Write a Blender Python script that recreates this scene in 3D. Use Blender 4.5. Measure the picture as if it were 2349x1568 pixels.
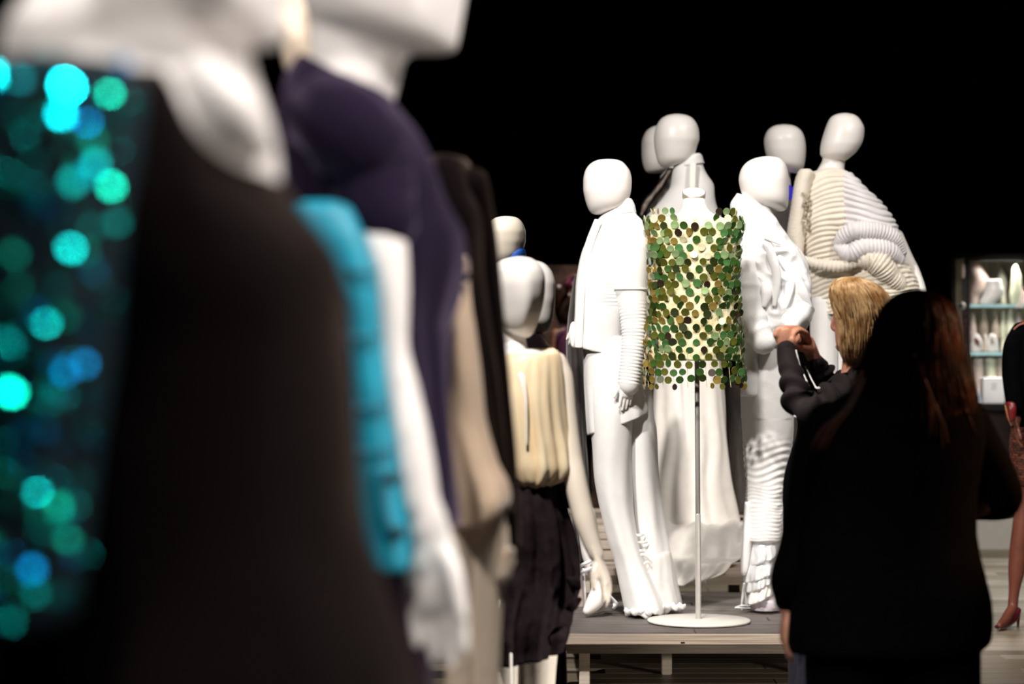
import bpy, bmesh, math, random
from mathutils import Vector, Matrix, noise
random.seed(7)
SC = bpy.context.scene
for o in list(bpy.data.objects): bpy.data.objects.remove(o)
PI = math.pi
# ---------------------------------------------------------------- camera
F, CX, HY, CH = 5770.0, 1174.5, 740.0, 1.5      # focal length in pixels, principal point, eye height
cam = bpy.data.cameras.new('camera'); camo = bpy.data.objects.new('camera', cam); SC.collection.objects.link(camo)
camo.location = (0, 0, CH); camo.rotation_euler = (PI/2, 0, 0)
cam.sensor_width = 36; cam.lens = F/2349*36; cam.shift_y = -44/2349; cam.clip_start = .05; cam.clip_end = 80
cam.dof.use_dof = True; cam.dof.focus_distance = 9.5; cam.dof.aperture_fstop = 2.55
SC.camera = camo
# ---------------------------------------------------------------- world, lamps, exposure
w = bpy.data.worlds.new('dark_hall'); SC.world = w; w.use_nodes = True
w.node_tree.nodes['Background'].inputs[0].default_value = (.5, .45, .5, 1)
w.node_tree.nodes['Background'].inputs[1].default_value = .004
vs = SC.view_settings; vs.view_transform = 'Standard'; vs.look = 'None'; vs.gamma = 1; vs.use_curve_mapping = False
vs.exposure = 0.0
SC.cycles.use_denoising = True
def spot(name, loc, to, watts, deg, col=(1, .93, .86), r=.12, blend=.5):
    l = bpy.data.lights.new(name, 'SPOT'); l.energy = watts; l.color = col; l.spot_size = math.radians(deg)
    l.shadow_soft_size = r; l.spot_blend = blend
    o = bpy.data.objects.new(name, l); SC.collection.objects.link(o); o.location = loc
    o.rotation_euler = (Vector(to)-Vector(loc)).to_track_quat('-Z', 'Y').to_euler()
    return o
spot('stage_spot_key', (-2.6, 5.6, 5.5), (.95, 11.5, 1.0), 2350, 36, r=.14, blend=.7)
spot('stage_spot_side', (3.2, 8.4, 5.6), (1.15, 12.2, 1.5), 820, 40, r=.3)
spot('stage_spot_low', (-.2, 7.4, 5.4), (.95, 11.6, .4), 1150, 26, r=.2, blend=.8)
spot('row_spot_near', (1.3, 1.8, 4.6), (-.4, 2.7, 1.5), 620, 46, (1, .93, .88), r=.2)
spot('row_spot_middle', (1.2, 4.2, 4.8), (-.1, 5.0, 1.2), 620, 46, (1, .93, .88), r=.2)
spot('row_spot_far', (-.7, 5.2, 4.9), (.05, 7.6, 1.15), 1450, 26, r=.14)
spot('row_fill_low', (1.5, 6.72, .7), (.06, 7.15, .42), 120, 34, r=.1)  # unseen low fill, added to brighten the legs under the balloon skirt
spot('row_spot_left', (-1.9, .7, 4.4), (-.5, 2.9, 1.6), 380, 44, (1, .93, .88), r=.2)
spot('row_fill_up', (2.3, 1.5, 1.25), (-.35, 3.0, 1.95), 150, 50, (1, .9, .82), r=.3)  # added unseen uplight that fills the undersides of the chins
spot('blue_collar_fill', (-.3, 6.8, 4.6), (.0, 8.6, 1.8), 300, 18, r=.1)  # extra lamp added to brighten the head above the blue collar
spot('visitor_spot', (-.1, 7.0, 4.6), (.95, 8.05, 1.45), 680, 20, (1, .88, .76), r=.1)
spot('row_fill_middle_left', (-1.9, 2.4, 4.5), (-.1, 4.6, 1.25), 500, 26, (1, .92, .86), r=.2)  # added fill from the left that lifts the tan tunic's dark side
spot('row_spot_aisle', (2.6, 3.9, 3.6), (-.3, 3.2, 1.5), 260, 40, (1, .92, .88), r=.2)
spot('floor_fill_low', (2.3, 8.4, .5), (.95, 11.0, 0), 90, 34, (1, .9, .8), r=.08)  # unseen low fill added to bring out the boards under the stage
spot('hair_spot', (3.5, 6.35, 2.5), (1.16, 6.15, 1.25), 330, 15, (1, .5, .25), r=.06)
spot('floor_spot', (3.2, 13.0, 5.5), (2.8, 14.3, 0), 800, 58, (1, .95, .86), r=.3)
spot('case_front_fill', (2.3, 13.4, 3.6), (3.35, 16.6, 1.45), 420, 14, r=.06)  # added fill for the shelf edges and white box in the case
spot('back_display_spot', (.9, 15.5, 5), (.42, 17.2, 1.4), 520, 22, (1, .8, .7), r=.1)

# ---------------------------------------------------------------- materials
MATS = {}
def mat(name, col, rough=.6, metal=0., var=.06, vscale=20., bump=0., bscale=200., spec=.5, coat=0., stretch=(1, 1, 1), col2=None, sheen=0., trans=0., alpha=1., emit=0., tint=None, srough=.35):
    if name in MATS: return MATS[name]
    m = bpy.data.materials.new(name); m.use_nodes = True; nt = m.node_tree; b = nt.nodes['Principled BSDF']
    b.inputs['Roughness'].default_value = rough; b.inputs['Metallic'].default_value = metal
    b.inputs['Specular IOR Level'].default_value = spec; b.inputs['Coat Weight'].default_value = coat
    b.inputs['Sheen Weight'].default_value = sheen; b.inputs['Transmission Weight'].default_value = trans
    b.inputs['Alpha'].default_value = alpha; b.inputs['Sheen Roughness'].default_value = srough
    if tint: b.inputs['Sheen Tint'].default_value = (*tint, 1)
    tc = nt.nodes.new('ShaderNodeTexCoord'); mp = nt.nodes.new('ShaderNodeMapping'); mp.inputs['Scale'].default_value = stretch
    nt.links.new(tc.outputs['Object'], mp.inputs[0])
    nz = nt.nodes.new('ShaderNodeTexNoise'); nz.inputs['Scale'].default_value = vscale; nz.inputs['Detail'].default_value = 5
    nt.links.new(mp.outputs[0], nz.inputs['Vector'])
    rp = nt.nodes.new('ShaderNodeValToRGB'); c2 = col2 or tuple(min(1, c*(1+var)) for c in col); c1 = col if col2 else tuple(c*(1-var) for c in col)
    rp.color_ramp.elements[0].position = .35; rp.color_ramp.elements[1].position = .65
    rp.color_ramp.elements[0].color = (*c1, 1); rp.color_ramp.elements[1].color = (*c2, 1)
    nt.links.new(nz.outputs[0], rp.inputs[0]); nt.links.new(rp.outputs[0], b.inputs['Base Color'])
    if bump:
        n2 = nt.nodes.new('ShaderNodeTexNoise'); n2.inputs['Scale'].default_value = bscale; n2.inputs['Detail'].default_value = 3
        nt.links.new(mp.outputs[0], n2.inputs['Vector'])
        bp = nt.nodes.new('ShaderNodeBump'); bp.inputs['Strength'].default_value = bump; bp.inputs['Distance'].default_value = .004
        nt.links.new(n2.outputs[0], bp.inputs['Height']); nt.links.new(bp.outputs[0], b.inputs['Normal'])
    if emit:
        b.inputs['Emission Color'].default_value = (*col, 1); b.inputs['Emission Strength'].default_value = emit
    MATS[name] = m; return m
SKIN_W = mat('mannequin_white', (.80, .765, .74), .38, var=.015, vscale=4)
SKIN_B = mat('mannequin_beige', (.72, .60, .47), .42, var=.03, vscale=4)
WHITE = mat('white_cotton', (.755, .75, .745), .85, var=.02, bump=.25, bscale=260, sheen=.2)
WHITE2 = mat('white_crisp_cloth', (.77, .77, .775), .7, var=.02, bump=.2, bscale=160)
SILKW = mat('ivory_silk', (.80, .765, .72), .5, var=.03, bump=.1, bscale=60, sheen=.3)
SHEER = mat('sheer_white_gauze', (.82, .80, .78), .7, var=.04, vscale=30, alpha=.55)
CREAMK = mat('cream_knit', (.80, .735, .64), .9, var=.06, vscale=14, bump=.5, bscale=320, sheen=.3)
LAVK = mat('lavender_white_knit', (.76, .73, .75), .9, var=.05, vscale=14, bump=.5, bscale=320, sheen=.3)
YELK = mat('pale_yellow_knit', (.81, .75, .64), .9, var=.1, vscale=60, bump=.7, bscale=200, sheen=.3)
CREAMS = mat('cream_satin', (.78, .59, .36), .5, var=.1, vscale=10, stretch=(3, 3, .4), bump=.2, bscale=40, sheen=.2, col2=(.82, .69, .47))
DARKP = mat('aubergine_wool', (.022, .012, .017), .85, var=.3, vscale=30, bump=.3, bscale=300, sheen=.15)
NAVY = mat('navy_jersey', (.010, .006, .017), .85, var=.1, vscale=5, bump=.2, bscale=120, sheen=.42, spec=.05, tint=(.42, .34, .52), srough=.4)
BROWNB = mat('brown_black_wool', (.0035, .0018, .0022), .85, var=.2, vscale=8, bump=.2, bscale=100, sheen=.45, spec=.04, tint=(.5, .36, .28), srough=.35)
BLACK = mat('black_coat_cloth', (.0012, .001, .0016), .9, var=.2, bump=.2, spec=.04)
CHAR = mat('charcoal_jersey', (.013, .0075, .0095), .88, var=.25, vscale=40, bump=.4, bscale=250, spec=.1)
GREYT = mat('dark_grey_trouser_cloth', (.075, .066, .062), .85, var=.2, vscale=30, stretch=(3, 3, .4), bump=.3)
BLKLEA = mat('wrinkled_black_leather', (.022, .017, .014), .45, var=.5, vscale=18, bump=.6, bscale=30)
TAN = mat('tan_suede', (.78, .58, .41), .8, var=.07, vscale=8, sheen=.3)
TURQ = mat('turquoise_leather', (.0, .25, .37), .5, var=.18, vscale=14, bump=.3, bscale=20)
METW = mat('white_enamelled_metal', (.80, .765, .72), .4, var=.02)
STEEL = mat('brushed_steel', (.42, .40, .38), .4, .55, var=.1, stretch=(8, 8, .5))
SILVER = mat('silver_lame', (.74, .75, .77), .34, .35, var=.06, bump=.15, bscale=30)
CAPG = mat('satin_nickel_band', (.42, .37, .30), .4, .6, var=.05)
WOODT = mat('stage_top_wood', (.085, .072, .068), .6, var=.3, vscale=9, stretch=(.6, 12, 12), bump=.4, bscale=20, col2=(.19, .165, .155))
WOODT2 = mat('stage_top_wood_pale', (.14, .12, .11), .6, var=.3, vscale=9, stretch=(.6, 12, 12), bump=.4, bscale=20, col2=(.25, .22, .20))
WOODE = mat('stage_edge_plywood', (.30, .235, .185), .6, vscale=8, stretch=(.3, 8, 30), bump=.3, bscale=20, col2=(.52, .44, .37))
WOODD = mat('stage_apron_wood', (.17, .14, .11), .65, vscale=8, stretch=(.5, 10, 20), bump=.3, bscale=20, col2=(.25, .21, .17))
WOODP = mat('pale_pine', (.62, .52, .42), .6, vscale=8, stretch=(.6, 10, 20), bump=.3, bscale=20, col2=(.72, .64, .54))
FLW = [mat('floor_board_%d' % i, c, .45, vscale=7, stretch=(.5, 14, 14), bump=.35, bscale=18, col2=tuple(x*1.7 for x in c)) for i, c in enumerate([(.20, .165, .12), (.25, .215, .165), (.155, .125, .09), (.30, .265, .22)])]
FLB = mat('floor_joint_black', (.02, .017, .014), .8)
WALLM = mat('black_wall_paint', (.004, .0035, .004), .95, var=.2, spec=.1)
HAIRB = mat('blonde_hair_base', (.13, .062, .022), .5, var=.5, vscale=30, stretch=(3, 3, .4))
HAIRS = mat('blonde_hair_strand', (.38, .20, .075), .35, var=.5, vscale=25, col2=(.80, .56, .30))
HAIRD = mat('dark_hair_base', (.0025, .0015, .0013), .7, var=.5, vscale=20, spec=.06)
HAIRDS = mat('red_lit_strand', (.018, .004, .0025), .45, vscale=14, col2=(.17, .05, .016), spec=.3)  # warm side light coloured into strands of the dark hair
SKINP = mat('person_skin', (.62, .30, .20), .5, var=.14, vscale=30, bump=.2, bscale=120)
SKINT = mat('tanned_skin', (.17, .052, .032), .45, var=.15, vscale=12)
LIP = mat('lip', (.5, .15, .12), .5)
JEANS = mat('indigo_jeans', (.008, .008, .02), .9, var=.3, vscale=60)
REDS = mat('wine_red_leather', (.10, .008, .016), .3, var=.2, coat=.3)
REDB = mat('red_leather', (.16, .012, .012), .35)
SOLE = mat('tan_sole', (.55, .36, .22), .6)
PURP = mat('purple_cloth', (.15, .045, .12), .8, var=.15)
PINKC = mat('pink_cloth', (.75, .20, .42), .7); BLUEC = mat('pale_blue_cloth', (.12, .30, .60), .7)
COBALT = mat('cobalt_cloth', (.03, .02, .60), .7); BLUEM = mat('blue_collar_cloth', (.005, .08, .40), .7)
MOTTLE = mat('mottled_brown_display', (.02, .012, .01), .8, vscale=5, col2=(.16, .10, .07))
LININGM = mat('pale_gold_net', (.56, .47, .24), .6, var=.2, vscale=45, bump=.4, bscale=90, col2=(.80, .74, .50))
PAIL = [mat('paillette_' + n, c, r, m_, var=.25, vscale=30, coat=.4) for n, c, r, m_ in [
    ('deep_green', (.045, .115, .022), .3, .3), ('leaf_green', (.075, .20, .06), .3, .3), ('olive', (.11, .12, .018), .3, .3), ('dark_moss', (.022, .034, .006), .35, .2),
    ('pale_green', (.30, .44, .20), .25, .4), ('gold', (.42, .30, .07), .3, .6), ('dark_brown', (.03, .018, .01), .4, .2), ('cream', (.72, .68, .45), .4, .1)]]
SEQ = [mat('sequin_' + n, c, .27, 1., var=.1) for n, c in [('teal', (.0, .42, .42)), ('cyan', (.0, .62, .75)), ('blue', (.0, .22, .55)), ('green', (.0, .40, .28))]]
SEQB = mat('sequin_ground_cloth', (.001, .010, .016), .8, spec=.2)
CASEB = mat('black_case_metal', (.006, .005, .006), .5)
CASEBACK = mat('taupe_case_back', (.34, .27, .19), .7, var=.3, vscale=8, stretch=(4, 1, .6))
GLASS = mat('shelf_glass', (.75, .93, .95), .05, trans=.9, spec=.5)
GLEDGE = mat('shelf_glass_edge', (.50, .82, .88), .3, var=.15)  # edge-lit glow of the glass put into a bright cyan colour
SHOEW = mat('white_shoe_leather', (.85, .84, .81), .4, var=.02); SHOEC = mat('cream_shoe_leather', (.62, .60, .46), .45, var=.1)
SHOEP = mat('blush_shoe_leather', (.58, .45, .40), .5, var=.15); SHOET = mat('taupe_shoe_leather', (.36, .28, .22), .5, var=.2)
BOXW = mat('white_card', (.86, .87, .90), .6, var=.01); INK = mat('grey_print', (.13, .13, .15), .7)
DTEXT = mat('dark_woven_cloth', (.010, .006, .006), .9, vscale=160, bump=.5, col2=(.035, .016, .014))
PHONEM = mat('black_phone_glass', (.004, .004, .005), .25); CORDM = mat('white_cord', (.8, .8, .8), .5)

POLEG = mat('pole_grey_enamel', (.50, .48, .455), .35, .2, var=.04)
def tweed():
    m = mat('orange_brown_tweed', (1, 1, 1)); nt = m.node_tree; b = nt.nodes['Principled BSDF']
    tc = nt.nodes.new('ShaderNodeTexCoord'); sx = nt.nodes.new('ShaderNodeSeparateXYZ'); cb = nt.nodes.new('ShaderNodeCombineXYZ'); ad = nt.nodes.new('ShaderNodeMath')
    br = nt.nodes.new('ShaderNodeTexBrick'); n2 = nt.nodes.new('ShaderNodeTexNoise'); mx = nt.nodes.new('ShaderNodeVectorMath'); sc_ = nt.nodes.new('ShaderNodeVectorMath')
    nt.links.new(tc.outputs['Object'], sx.inputs[0]); nt.links.new(sx.outputs[0], ad.inputs[0]); nt.links.new(sx.outputs[1], ad.inputs[1])
    nt.links.new(ad.outputs[0], cb.inputs[0]); nt.links.new(sx.outputs[2], cb.inputs[1])
    n2.inputs['Scale'].default_value = 40; nt.links.new(tc.outputs['Object'], n2.inputs['Vector']); sc_.operation = 'SCALE'; sc_.inputs['Scale'].default_value = .014
    nt.links.new(n2.outputs['Color'], sc_.inputs[0]); nt.links.new(cb.outputs[0], mx.inputs[0]); nt.links.new(sc_.outputs[0], mx.inputs[1]); nt.links.new(mx.outputs[0], br.inputs['Vector'])
    br.inputs['Scale'].default_value = 60; br.inputs['Color1'].default_value = (.24, .055, .018, 1); br.inputs['Color2'].default_value = (.05, .014, .007, 1); br.inputs['Mortar'].default_value = (.006, .004, .004, 1)
    br.inputs['Mortar Size'].default_value = .11; br.inputs['Brick Width'].default_value = .9; br.inputs['Row Height'].default_value = .8
    nt.links.new(br.outputs['Color'], b.inputs['Base Color']); b.inputs['Roughness'].default_value = .9
    return m

# ---------------------------------------------------------------- helpers
def P(px, py, D): return Vector(((px-CX)*D/F, D, CH-(py-HY)*D/F))
COL = SC.collection
def finish(name, bm, m, root=None, smooth=True, label=None, at=None):
    bmesh.ops.recalc_face_normals(bm, faces=bm.faces)
    base = Vector(at) if at is not None else Vector((0, 0, 0))
    r = root
    while r is not None: base = base + r.location; r = r.parent
    for v in bm.verts: v.co -= base
    me = bpy.data.meshes.new(name); bm.to_mesh(me); bm.free()
    if smooth:
        for p in me.polygons: p.use_smooth = True
    for mm in (m if isinstance(m, list) else [m]): me.materials.append(mm)
    o = bpy.data.objects.new(name, me); COL.objects.link(o)
    if root is not None: o.parent = root
    if at is not None: o.location = at
    if label: o['label'] = label
    return o
def thing(name, label, cat, loc, group=None):
    o = bpy.data.objects.new(name, None); COL.objects.link(o); o.location = loc
    o.empty_display_size = .1; o['label'] = label; o['category'] = cat
    if group: o['group'] = group
    return o
def struct(name, bm, m): o = finish(name, bm, m, smooth=False); o['kind'] = 'structure'; return o
def hermite(xs, ys):
    n = len(xs); d = [(ys[i+1]-ys[i])/(xs[i+1]-xs[i]) for i in range(n-1)]
    t = [d[0]] + [0 if d[i-1]*d[i] <= 0 else 2*d[i-1]*d[i]/(d[i-1]+d[i]) for i in range(1, n-1)] + [d[-1]]
    def f(x):
        x = min(max(x, xs[0]), xs[-1]); i = 0
        while i < n-2 and x > xs[i+1]: i += 1
        h = xs[i+1]-xs[i]; s = (x-xs[i])/h
        return (2*s**3-3*s*s+1)*ys[i]+(s**3-2*s*s+s)*h*t[i]+(-2*s**3+3*s*s)*ys[i+1]+(s**3-s*s)*h*t[i+1]
    return f
class Surf:
    """Rings stacked in height: every row (py, left, right[, depth radius m[, depth shift m]]) at distance D."""
    def __init__(s, rows, D, k=.6, e=2., zoff=None, dD=0.):
        s.D, s.e, s.zoff = D, e, zoff
        sc = D/F
        R = [(r[0], r[1], r[2], (r[3] if len(r) > 3 and r[3] else k*(r[2]-r[1])/2*sc), (r[4] if len(r) > 4 else 0)+dD) for r in rows]
        u = [0.]
        for a, b in zip(R, R[1:]): u.append(u[-1]+max(1e-3, math.sqrt((a[0]-b[0])**2+((a[1]-b[1])**2+(a[2]-b[2])**2)/2)))
        u = [x/u[-1] for x in u]; s.f = [hermite(u, [r[i] for r in R]) for i in range(5)]
    def __call__(s, a, v, out=0.):
        py, xl, xr, ry, dd = [f(v) for f in s.f]; sc = s.D/F
        c, n = math.cos(a), math.sin(a); q = 2/s.e
        cx = math.copysign(abs(c)**q, c); cy = math.copysign(abs(n)**q, n)
        if s.zoff: py += s.zoff(a, v)
        rx = (xr-xl)/2*sc
        return Vector((((xl+xr)/2-CX)*sc+cx*(rx+out), s.D+dd-cy*(ry+out), CH-(py-HY)*sc))
def grid_faces(bm, rings, cap=True, closed=True):
    n = len(rings[0])
    for i in range(len(rings)-1):
        for j in range(n if closed else n-1):
            k = (j+1) % n
            bm.faces.new((rings[i][j], rings[i+1][j], rings[i+1][k], rings[i][k]))
    if cap:
        for r in (rings[0], rings[-1]):
            c = bm.verts.new(sum((v.co for v in r), Vector())/n)
            for j in range(n): bm.faces.new((r[j], r[(j+1) % n], c))
def loft(bm, rows, D, k=.6, n=40, m=36, e=2., disp=None, cap=True, zoff=None, dD=0.):
    S = rows if isinstance(rows, Surf) else Surf(rows, D, k, e, zoff, dD); rings = []
    for i in range(m+1):
        v = i/m; ring = []
        for j in range(n):
            a = 2*PI*j/n; p = S(a, v)
            if disp: p = S(a, v, disp(a, v, p))
            ring.append(bm.verts.new(p))
        rings.append(ring)
    grid_faces(bm, rings, cap); return S
def tube(bm, pts, radii, n=12, seg=5, flat=1., up=None, disp=None, cap=True):
    """Round-ended tube through 3-D points; flat < 1 squashes it along 'up'."""
    pts = [Vector(p) for p in pts]; u = [0.]
    for a, b in zip(pts, pts[1:]): u.append(u[-1]+max(1e-5, (a-b).length))
    L = u[-1]; fs = [hermite(u, [p[i] for p in pts]) for i in range(3)] if len(pts) > 1 else None
    if not isinstance(radii, (list, tuple)): radii = [radii]*len(pts)
    fr = hermite(u, list(radii)); N = max(2, (len(pts)-1)*seg)
    C = lambda x: Vector((fs[0](x), fs[1](x), fs[2](x)))
    st = []
    if cap: st += [(0, -math.cos(t), math.sin(t)) for t in (.15, .6, 1.1)]
    st += [(L*i/N, 0, 1) for i in range(N+1)]
    if cap: st += [(L, math.cos(t), math.sin(t)) for t in (1.1, .6, .15)]
    ref = Vector(up) if up is not None else None; prev = None; rings = []
    for x, off, sc in st:
        e = L*.01; t = (C(min(L, x+e))-C(max(0, x-e))).normalized()
        if ref is not None: a = ref-t*ref.dot(t)
        elif prev is not None: a = prev-t*prev.dot(t)
        else: a = t.orthogonal()
        if a.length < 1e-6: a = t.orthogonal()
        a.normalize(); b = t.cross(a); prev = a; r = fr(x); c = C(x)+t*off*r*(flat if flat < 1 else 1)
        ring = []
        for j in range(n):
            g = 2*PI*j/n; rr = r*sc
            if disp: rr += disp(g, x/L, c)*sc
            ring.append(bm.verts.new(c+a*math.cos(g)*rr*flat+b*math.sin(g)*rr))
        rings.append(ring)
    grid_faces(bm, rings, True)
def ptube(bm, pts, D, **kw):
    """tube through (px, py, depth shift, radius px)"""
    tube(bm, [P(p[0], p[1], D+p[2]) for p in pts], [p[3]*D/F for p in pts], **kw)
def box(bm, lo, hi, bev=0.):
    r = bmesh.ops.create_cube(bm, size=1); vs_ = r['verts']
    for v in vs_: v.co = Vector([lo[i]+(v.co[i]+.5)*(hi[i]-lo[i]) for i in range(3)])
    if bev: bmesh.ops.bevel(bm, geom=list({e for v in vs_ for e in v.link_edges}), offset=bev, segments=2, affect='EDGES')
def remesh(bm, vox, smooth=3):
    me = bpy.data.meshes.new('t'); bmesh.ops.recalc_face_normals(bm, faces=bm.faces); bm.to_mesh(me); bm.free(); o = bpy.data.objects.new('t', me); COL.objects.link(o)
    r = o.modifiers.new('r', 'REMESH'); r.mode = 'VOXEL'; r.voxel_size = vox
    s = o.modifiers.new('s', 'SMOOTH'); s.factor = .5; s.iterations = smooth
    dg = bpy.context.evaluated_depsgraph_get(); dg.update()
    m2 = bpy.data.meshes.new_from_object(o.evaluated_get(dg)); out = bmesh.new(); out.from_mesh(m2)
    bpy.data.objects.remove(o); bpy.data.meshes.remove(me); bpy.data.meshes.remove(m2); return out
B = bmesh.new
def nz(p, f, seed=0.): return noise.noise(Vector((p[0]*f+seed*7.3, p[1]*f+seed*3.1, p[2]*f-seed*5.7)))
def ridg(p, f, seed=0.): return 1-abs(nz(p, f, seed))*2
def folds(amp, n, seed=0., v0=0., v1=1.):
    def d(a, v, p):
        g = min(1, max(0, (v-v0)/max(1e-3, v1-v0)))
        return amp*g*(math.sin(n*a+seed+2.2*noise.noise(Vector((seed, v*2, 0))))+.55*math.sin(n*2.3*a+seed*2+noise.noise(Vector((seed+5, v*3, 0)))*3))
    return d
def crumple(amp, f, seed=0.):
    return lambda a, v, p: amp*(ridg(p, f, seed)*.7+ridg(p, f*2.3, seed+2)*.35-.3)
def add(*fs): return lambda a, v, p: sum(f(a, v, p) for f in fs)
def hand(bm, wrist, d, s, n, L=.18, curl=.5, spread=.6, thumb=.5):
    """palm + four unequal bent fingers + thumb; d = towards the fingertips, s = thumb side, n = palm normal."""
    d, s, n = Vector(d).normalized(), Vector(s).normalized(), Vector(n).normalized(); w = Vector(wrist); k = L/.18
    tube(bm, [w-d*.02*k, w+d*.03*k, w+d*.075*k, w+d*.095*k], [.026*k, .034*k, .040*k, .037*k], n=14, flat=.42, up=n)
    for i, (o, l) in enumerate([(.030, .068), (.010, .080), (-.010, .075), (-.029, .058)]):
        b = w+d*(.088-abs(o)*.15)*k+s*o*k; p = [b-d*.02*k, b]; dirn = d+s*o*spread*4
        for q in range(3):
            c = curl*(.35+.5*q)*(1+.12*i); v = (dirn.normalized()*math.cos(c)+n*math.sin(c)); p.append(p[-1]+v*l*k*(.45, .32, .23)[q])
        tube(bm, p, [.0095*k, .0098*k, .009*k, .008*k, .0065*k], n=8, seg=3)
    b = w+d*.028*k+s*.024*k; t = (d*.9+s*thumb+n*.35).normalized()
    tube(bm, [b-s*.012*k, b+t*.03*k, b+t*.052*k+d*.008*k, b+t*.066*k+d*.022*k], [.014*k, .0125*k, .0105*k, .008*k], n=8, seg=3)
def box_obj(name, lo, hi, m, root, bev=.003, label=None):
    bm = B(); box(bm, lo, hi, bev); return finish(name, bm, m, root, smooth=False, label=label)

# ---------------------------------------------------------------- the setting
X0, X1, Y0, Y1, Z1 = -5., 8., -2., 24., 6.2
bm = B(); box(bm, (X0-.1, Y0-.1, -.2), (X1+.1, Y1+.1, -.012)); floor = struct('floor', bm, FLB)
bm = B(); box(bm, (X0-.1, Y0-.1, Z1), (X1+.1, Y1+.1, Z1+.1)); struct('ceiling', bm, WALLM)
for nm, lo, hi in [('wall_back', (X0, Y1, 0), (X1, Y1+.1, Z1)), ('wall_front', (X0, Y0-.1, 0), (X1, Y0, Z1)), ('wall_left', (X0-.1, Y0, 0), (X0, Y1, Z1)), ('wall_right', (X1, Y0, 0), (X1+.1, Y1, Z1))]:
    bm = B(); box(bm, lo, hi); struct(nm, bm, WALLM)
# floor boards run across the view; only the stretch the photograph can show is laid board by board
pm = []
for i in range(4):
    bm = B(); box(bm, (-.9, -.0735, -.012), (.9, .0735, 0), .002); me = bpy.data.meshes.new('plank'); bm.to_mesh(me); bm.free(); me.materials.append(FLW[i]); pm.append(me)
rr = random.Random(3)
for i in range(66):
    y = 9.2+.15*i
    for j in range(3):
        x = .2+1.803*j+rr.uniform(-.0, .0)+(.6 if i % 3 == 1 else 1.1 if i % 3 == 2 else 0)
        o = bpy.data.objects.new('plank', rr.choice(pm)); COL.objects.link(o); o.parent = floor; o.location = (x, y, 0)

# ---------------------------------------------------------------- the stage
def plank_run(root, x0, x1, y0, y1, z, n, mats, th=.03, gap=.006, seed=1):
    rg = random.Random(seed); wv = (y1-y0)/n
    for i in range(n):
        cut = rg.uniform(.3, .7)*(x1-x0)+x0
        for a, b in ((x0, cut-.002), (cut+.002, x1)):
            bm = B(); box(bm, (a, y0+i*wv+gap/2, z-th), (b, y0+(i+1)*wv-gap/2, z+rg.uniform(-.002, .002)), .003)
            finish('plank', bm, rg.choice(mats), root, smooth=False)
st = thing('stage', 'low wooden stage with slatted top under the green disc top and white jacket', 'platform', (1.1, 11, 0))
plank_run(st, .206, 1.75, 10.31, 11.84, .23, 11, [WOODT, WOODT, WOODT2])
box_obj('edge_board', (.2, 10.285, .184), (1.75, 10.306, .2275), WOODE, st)
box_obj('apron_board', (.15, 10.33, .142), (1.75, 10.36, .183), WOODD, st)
box_obj('side_board', (.2, 10.31, .142), (.225, 11.84, .199), WOODD, st)
for x, y in ((.30, 10.42), (.66, 10.75), (1.40, 10.42), (1.71, 10.42), (.30, 11.75), (1.0, 11.75), (1.71, 11.75)):
    box_obj('leg', (x-.022, y-.022, 0), (x+.022, y+.022, .1985), WOODP, st)
bm = B(); box(bm, (1.62-.93, 10.283, .190), (1.62-.914, 10.285, .196)); finish('bolt', bm, CASEB, st)
s2 = thing('stage', 'narrow raised plank bench behind the grey pole, white train spilling over it', 'platform', (1.1, 11.95, .23))
plank_run(s2, .30, 1.9, 11.86, 12.06, .345, 2, [WOODP, WOODE], .034)
box_obj('edge_board', (.30, 11.842, .31), (1.9, 11.859, .345), WOODE, s2)
for x in (.34, 1.86):
    box_obj('leg', (x-.03, 11.88, 0), (x+.03, 11.94, .309), WOODP, s2)
s3 = thing('stage', 'tall pine stage with slatted front carrying the rear mannequins', 'platform', (1.2, 12.9, 0))
plank_run(s3, .3, 2.2, 12.085, 13.7, .49, 10, [WOODE, WOODP, WOODE], .03, seed=4)
for k, (z0, z1) in enumerate(((.36, .405), (.412, .455), (.24, .35))):
    for a, b in ((.3, .93), (.934, 1.52), (1.524, 2.2)):
        box_obj('slat', (a, 12.09+.004*k, z0), (b, 12.11, z1), WOODP, s3)
for x in (.34, 1.2, 2.16):
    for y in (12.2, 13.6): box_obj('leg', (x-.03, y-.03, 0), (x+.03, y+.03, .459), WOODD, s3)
p0 = thing('stage', 'dark plinth under the three blurred front mannequins', 'platform', (-.6, 3, 0))
plank_run(p0, -1.35, .2, 1.75, 4.9, .23, 8, [WOODT, WOODT2], .03, seed=8)
box_obj('side_board', (.2, 1.75, 0), (.225, 4.9, .23), WOODD, p0)
box_obj('edge_board', (-1.35, 1.72, 0), (.225, 1.749, .23), WOODD, p0)
box_obj('back_board', (-1.35, 4.901, 0), (.225, 4.93, .23), WOODD, p0)

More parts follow.
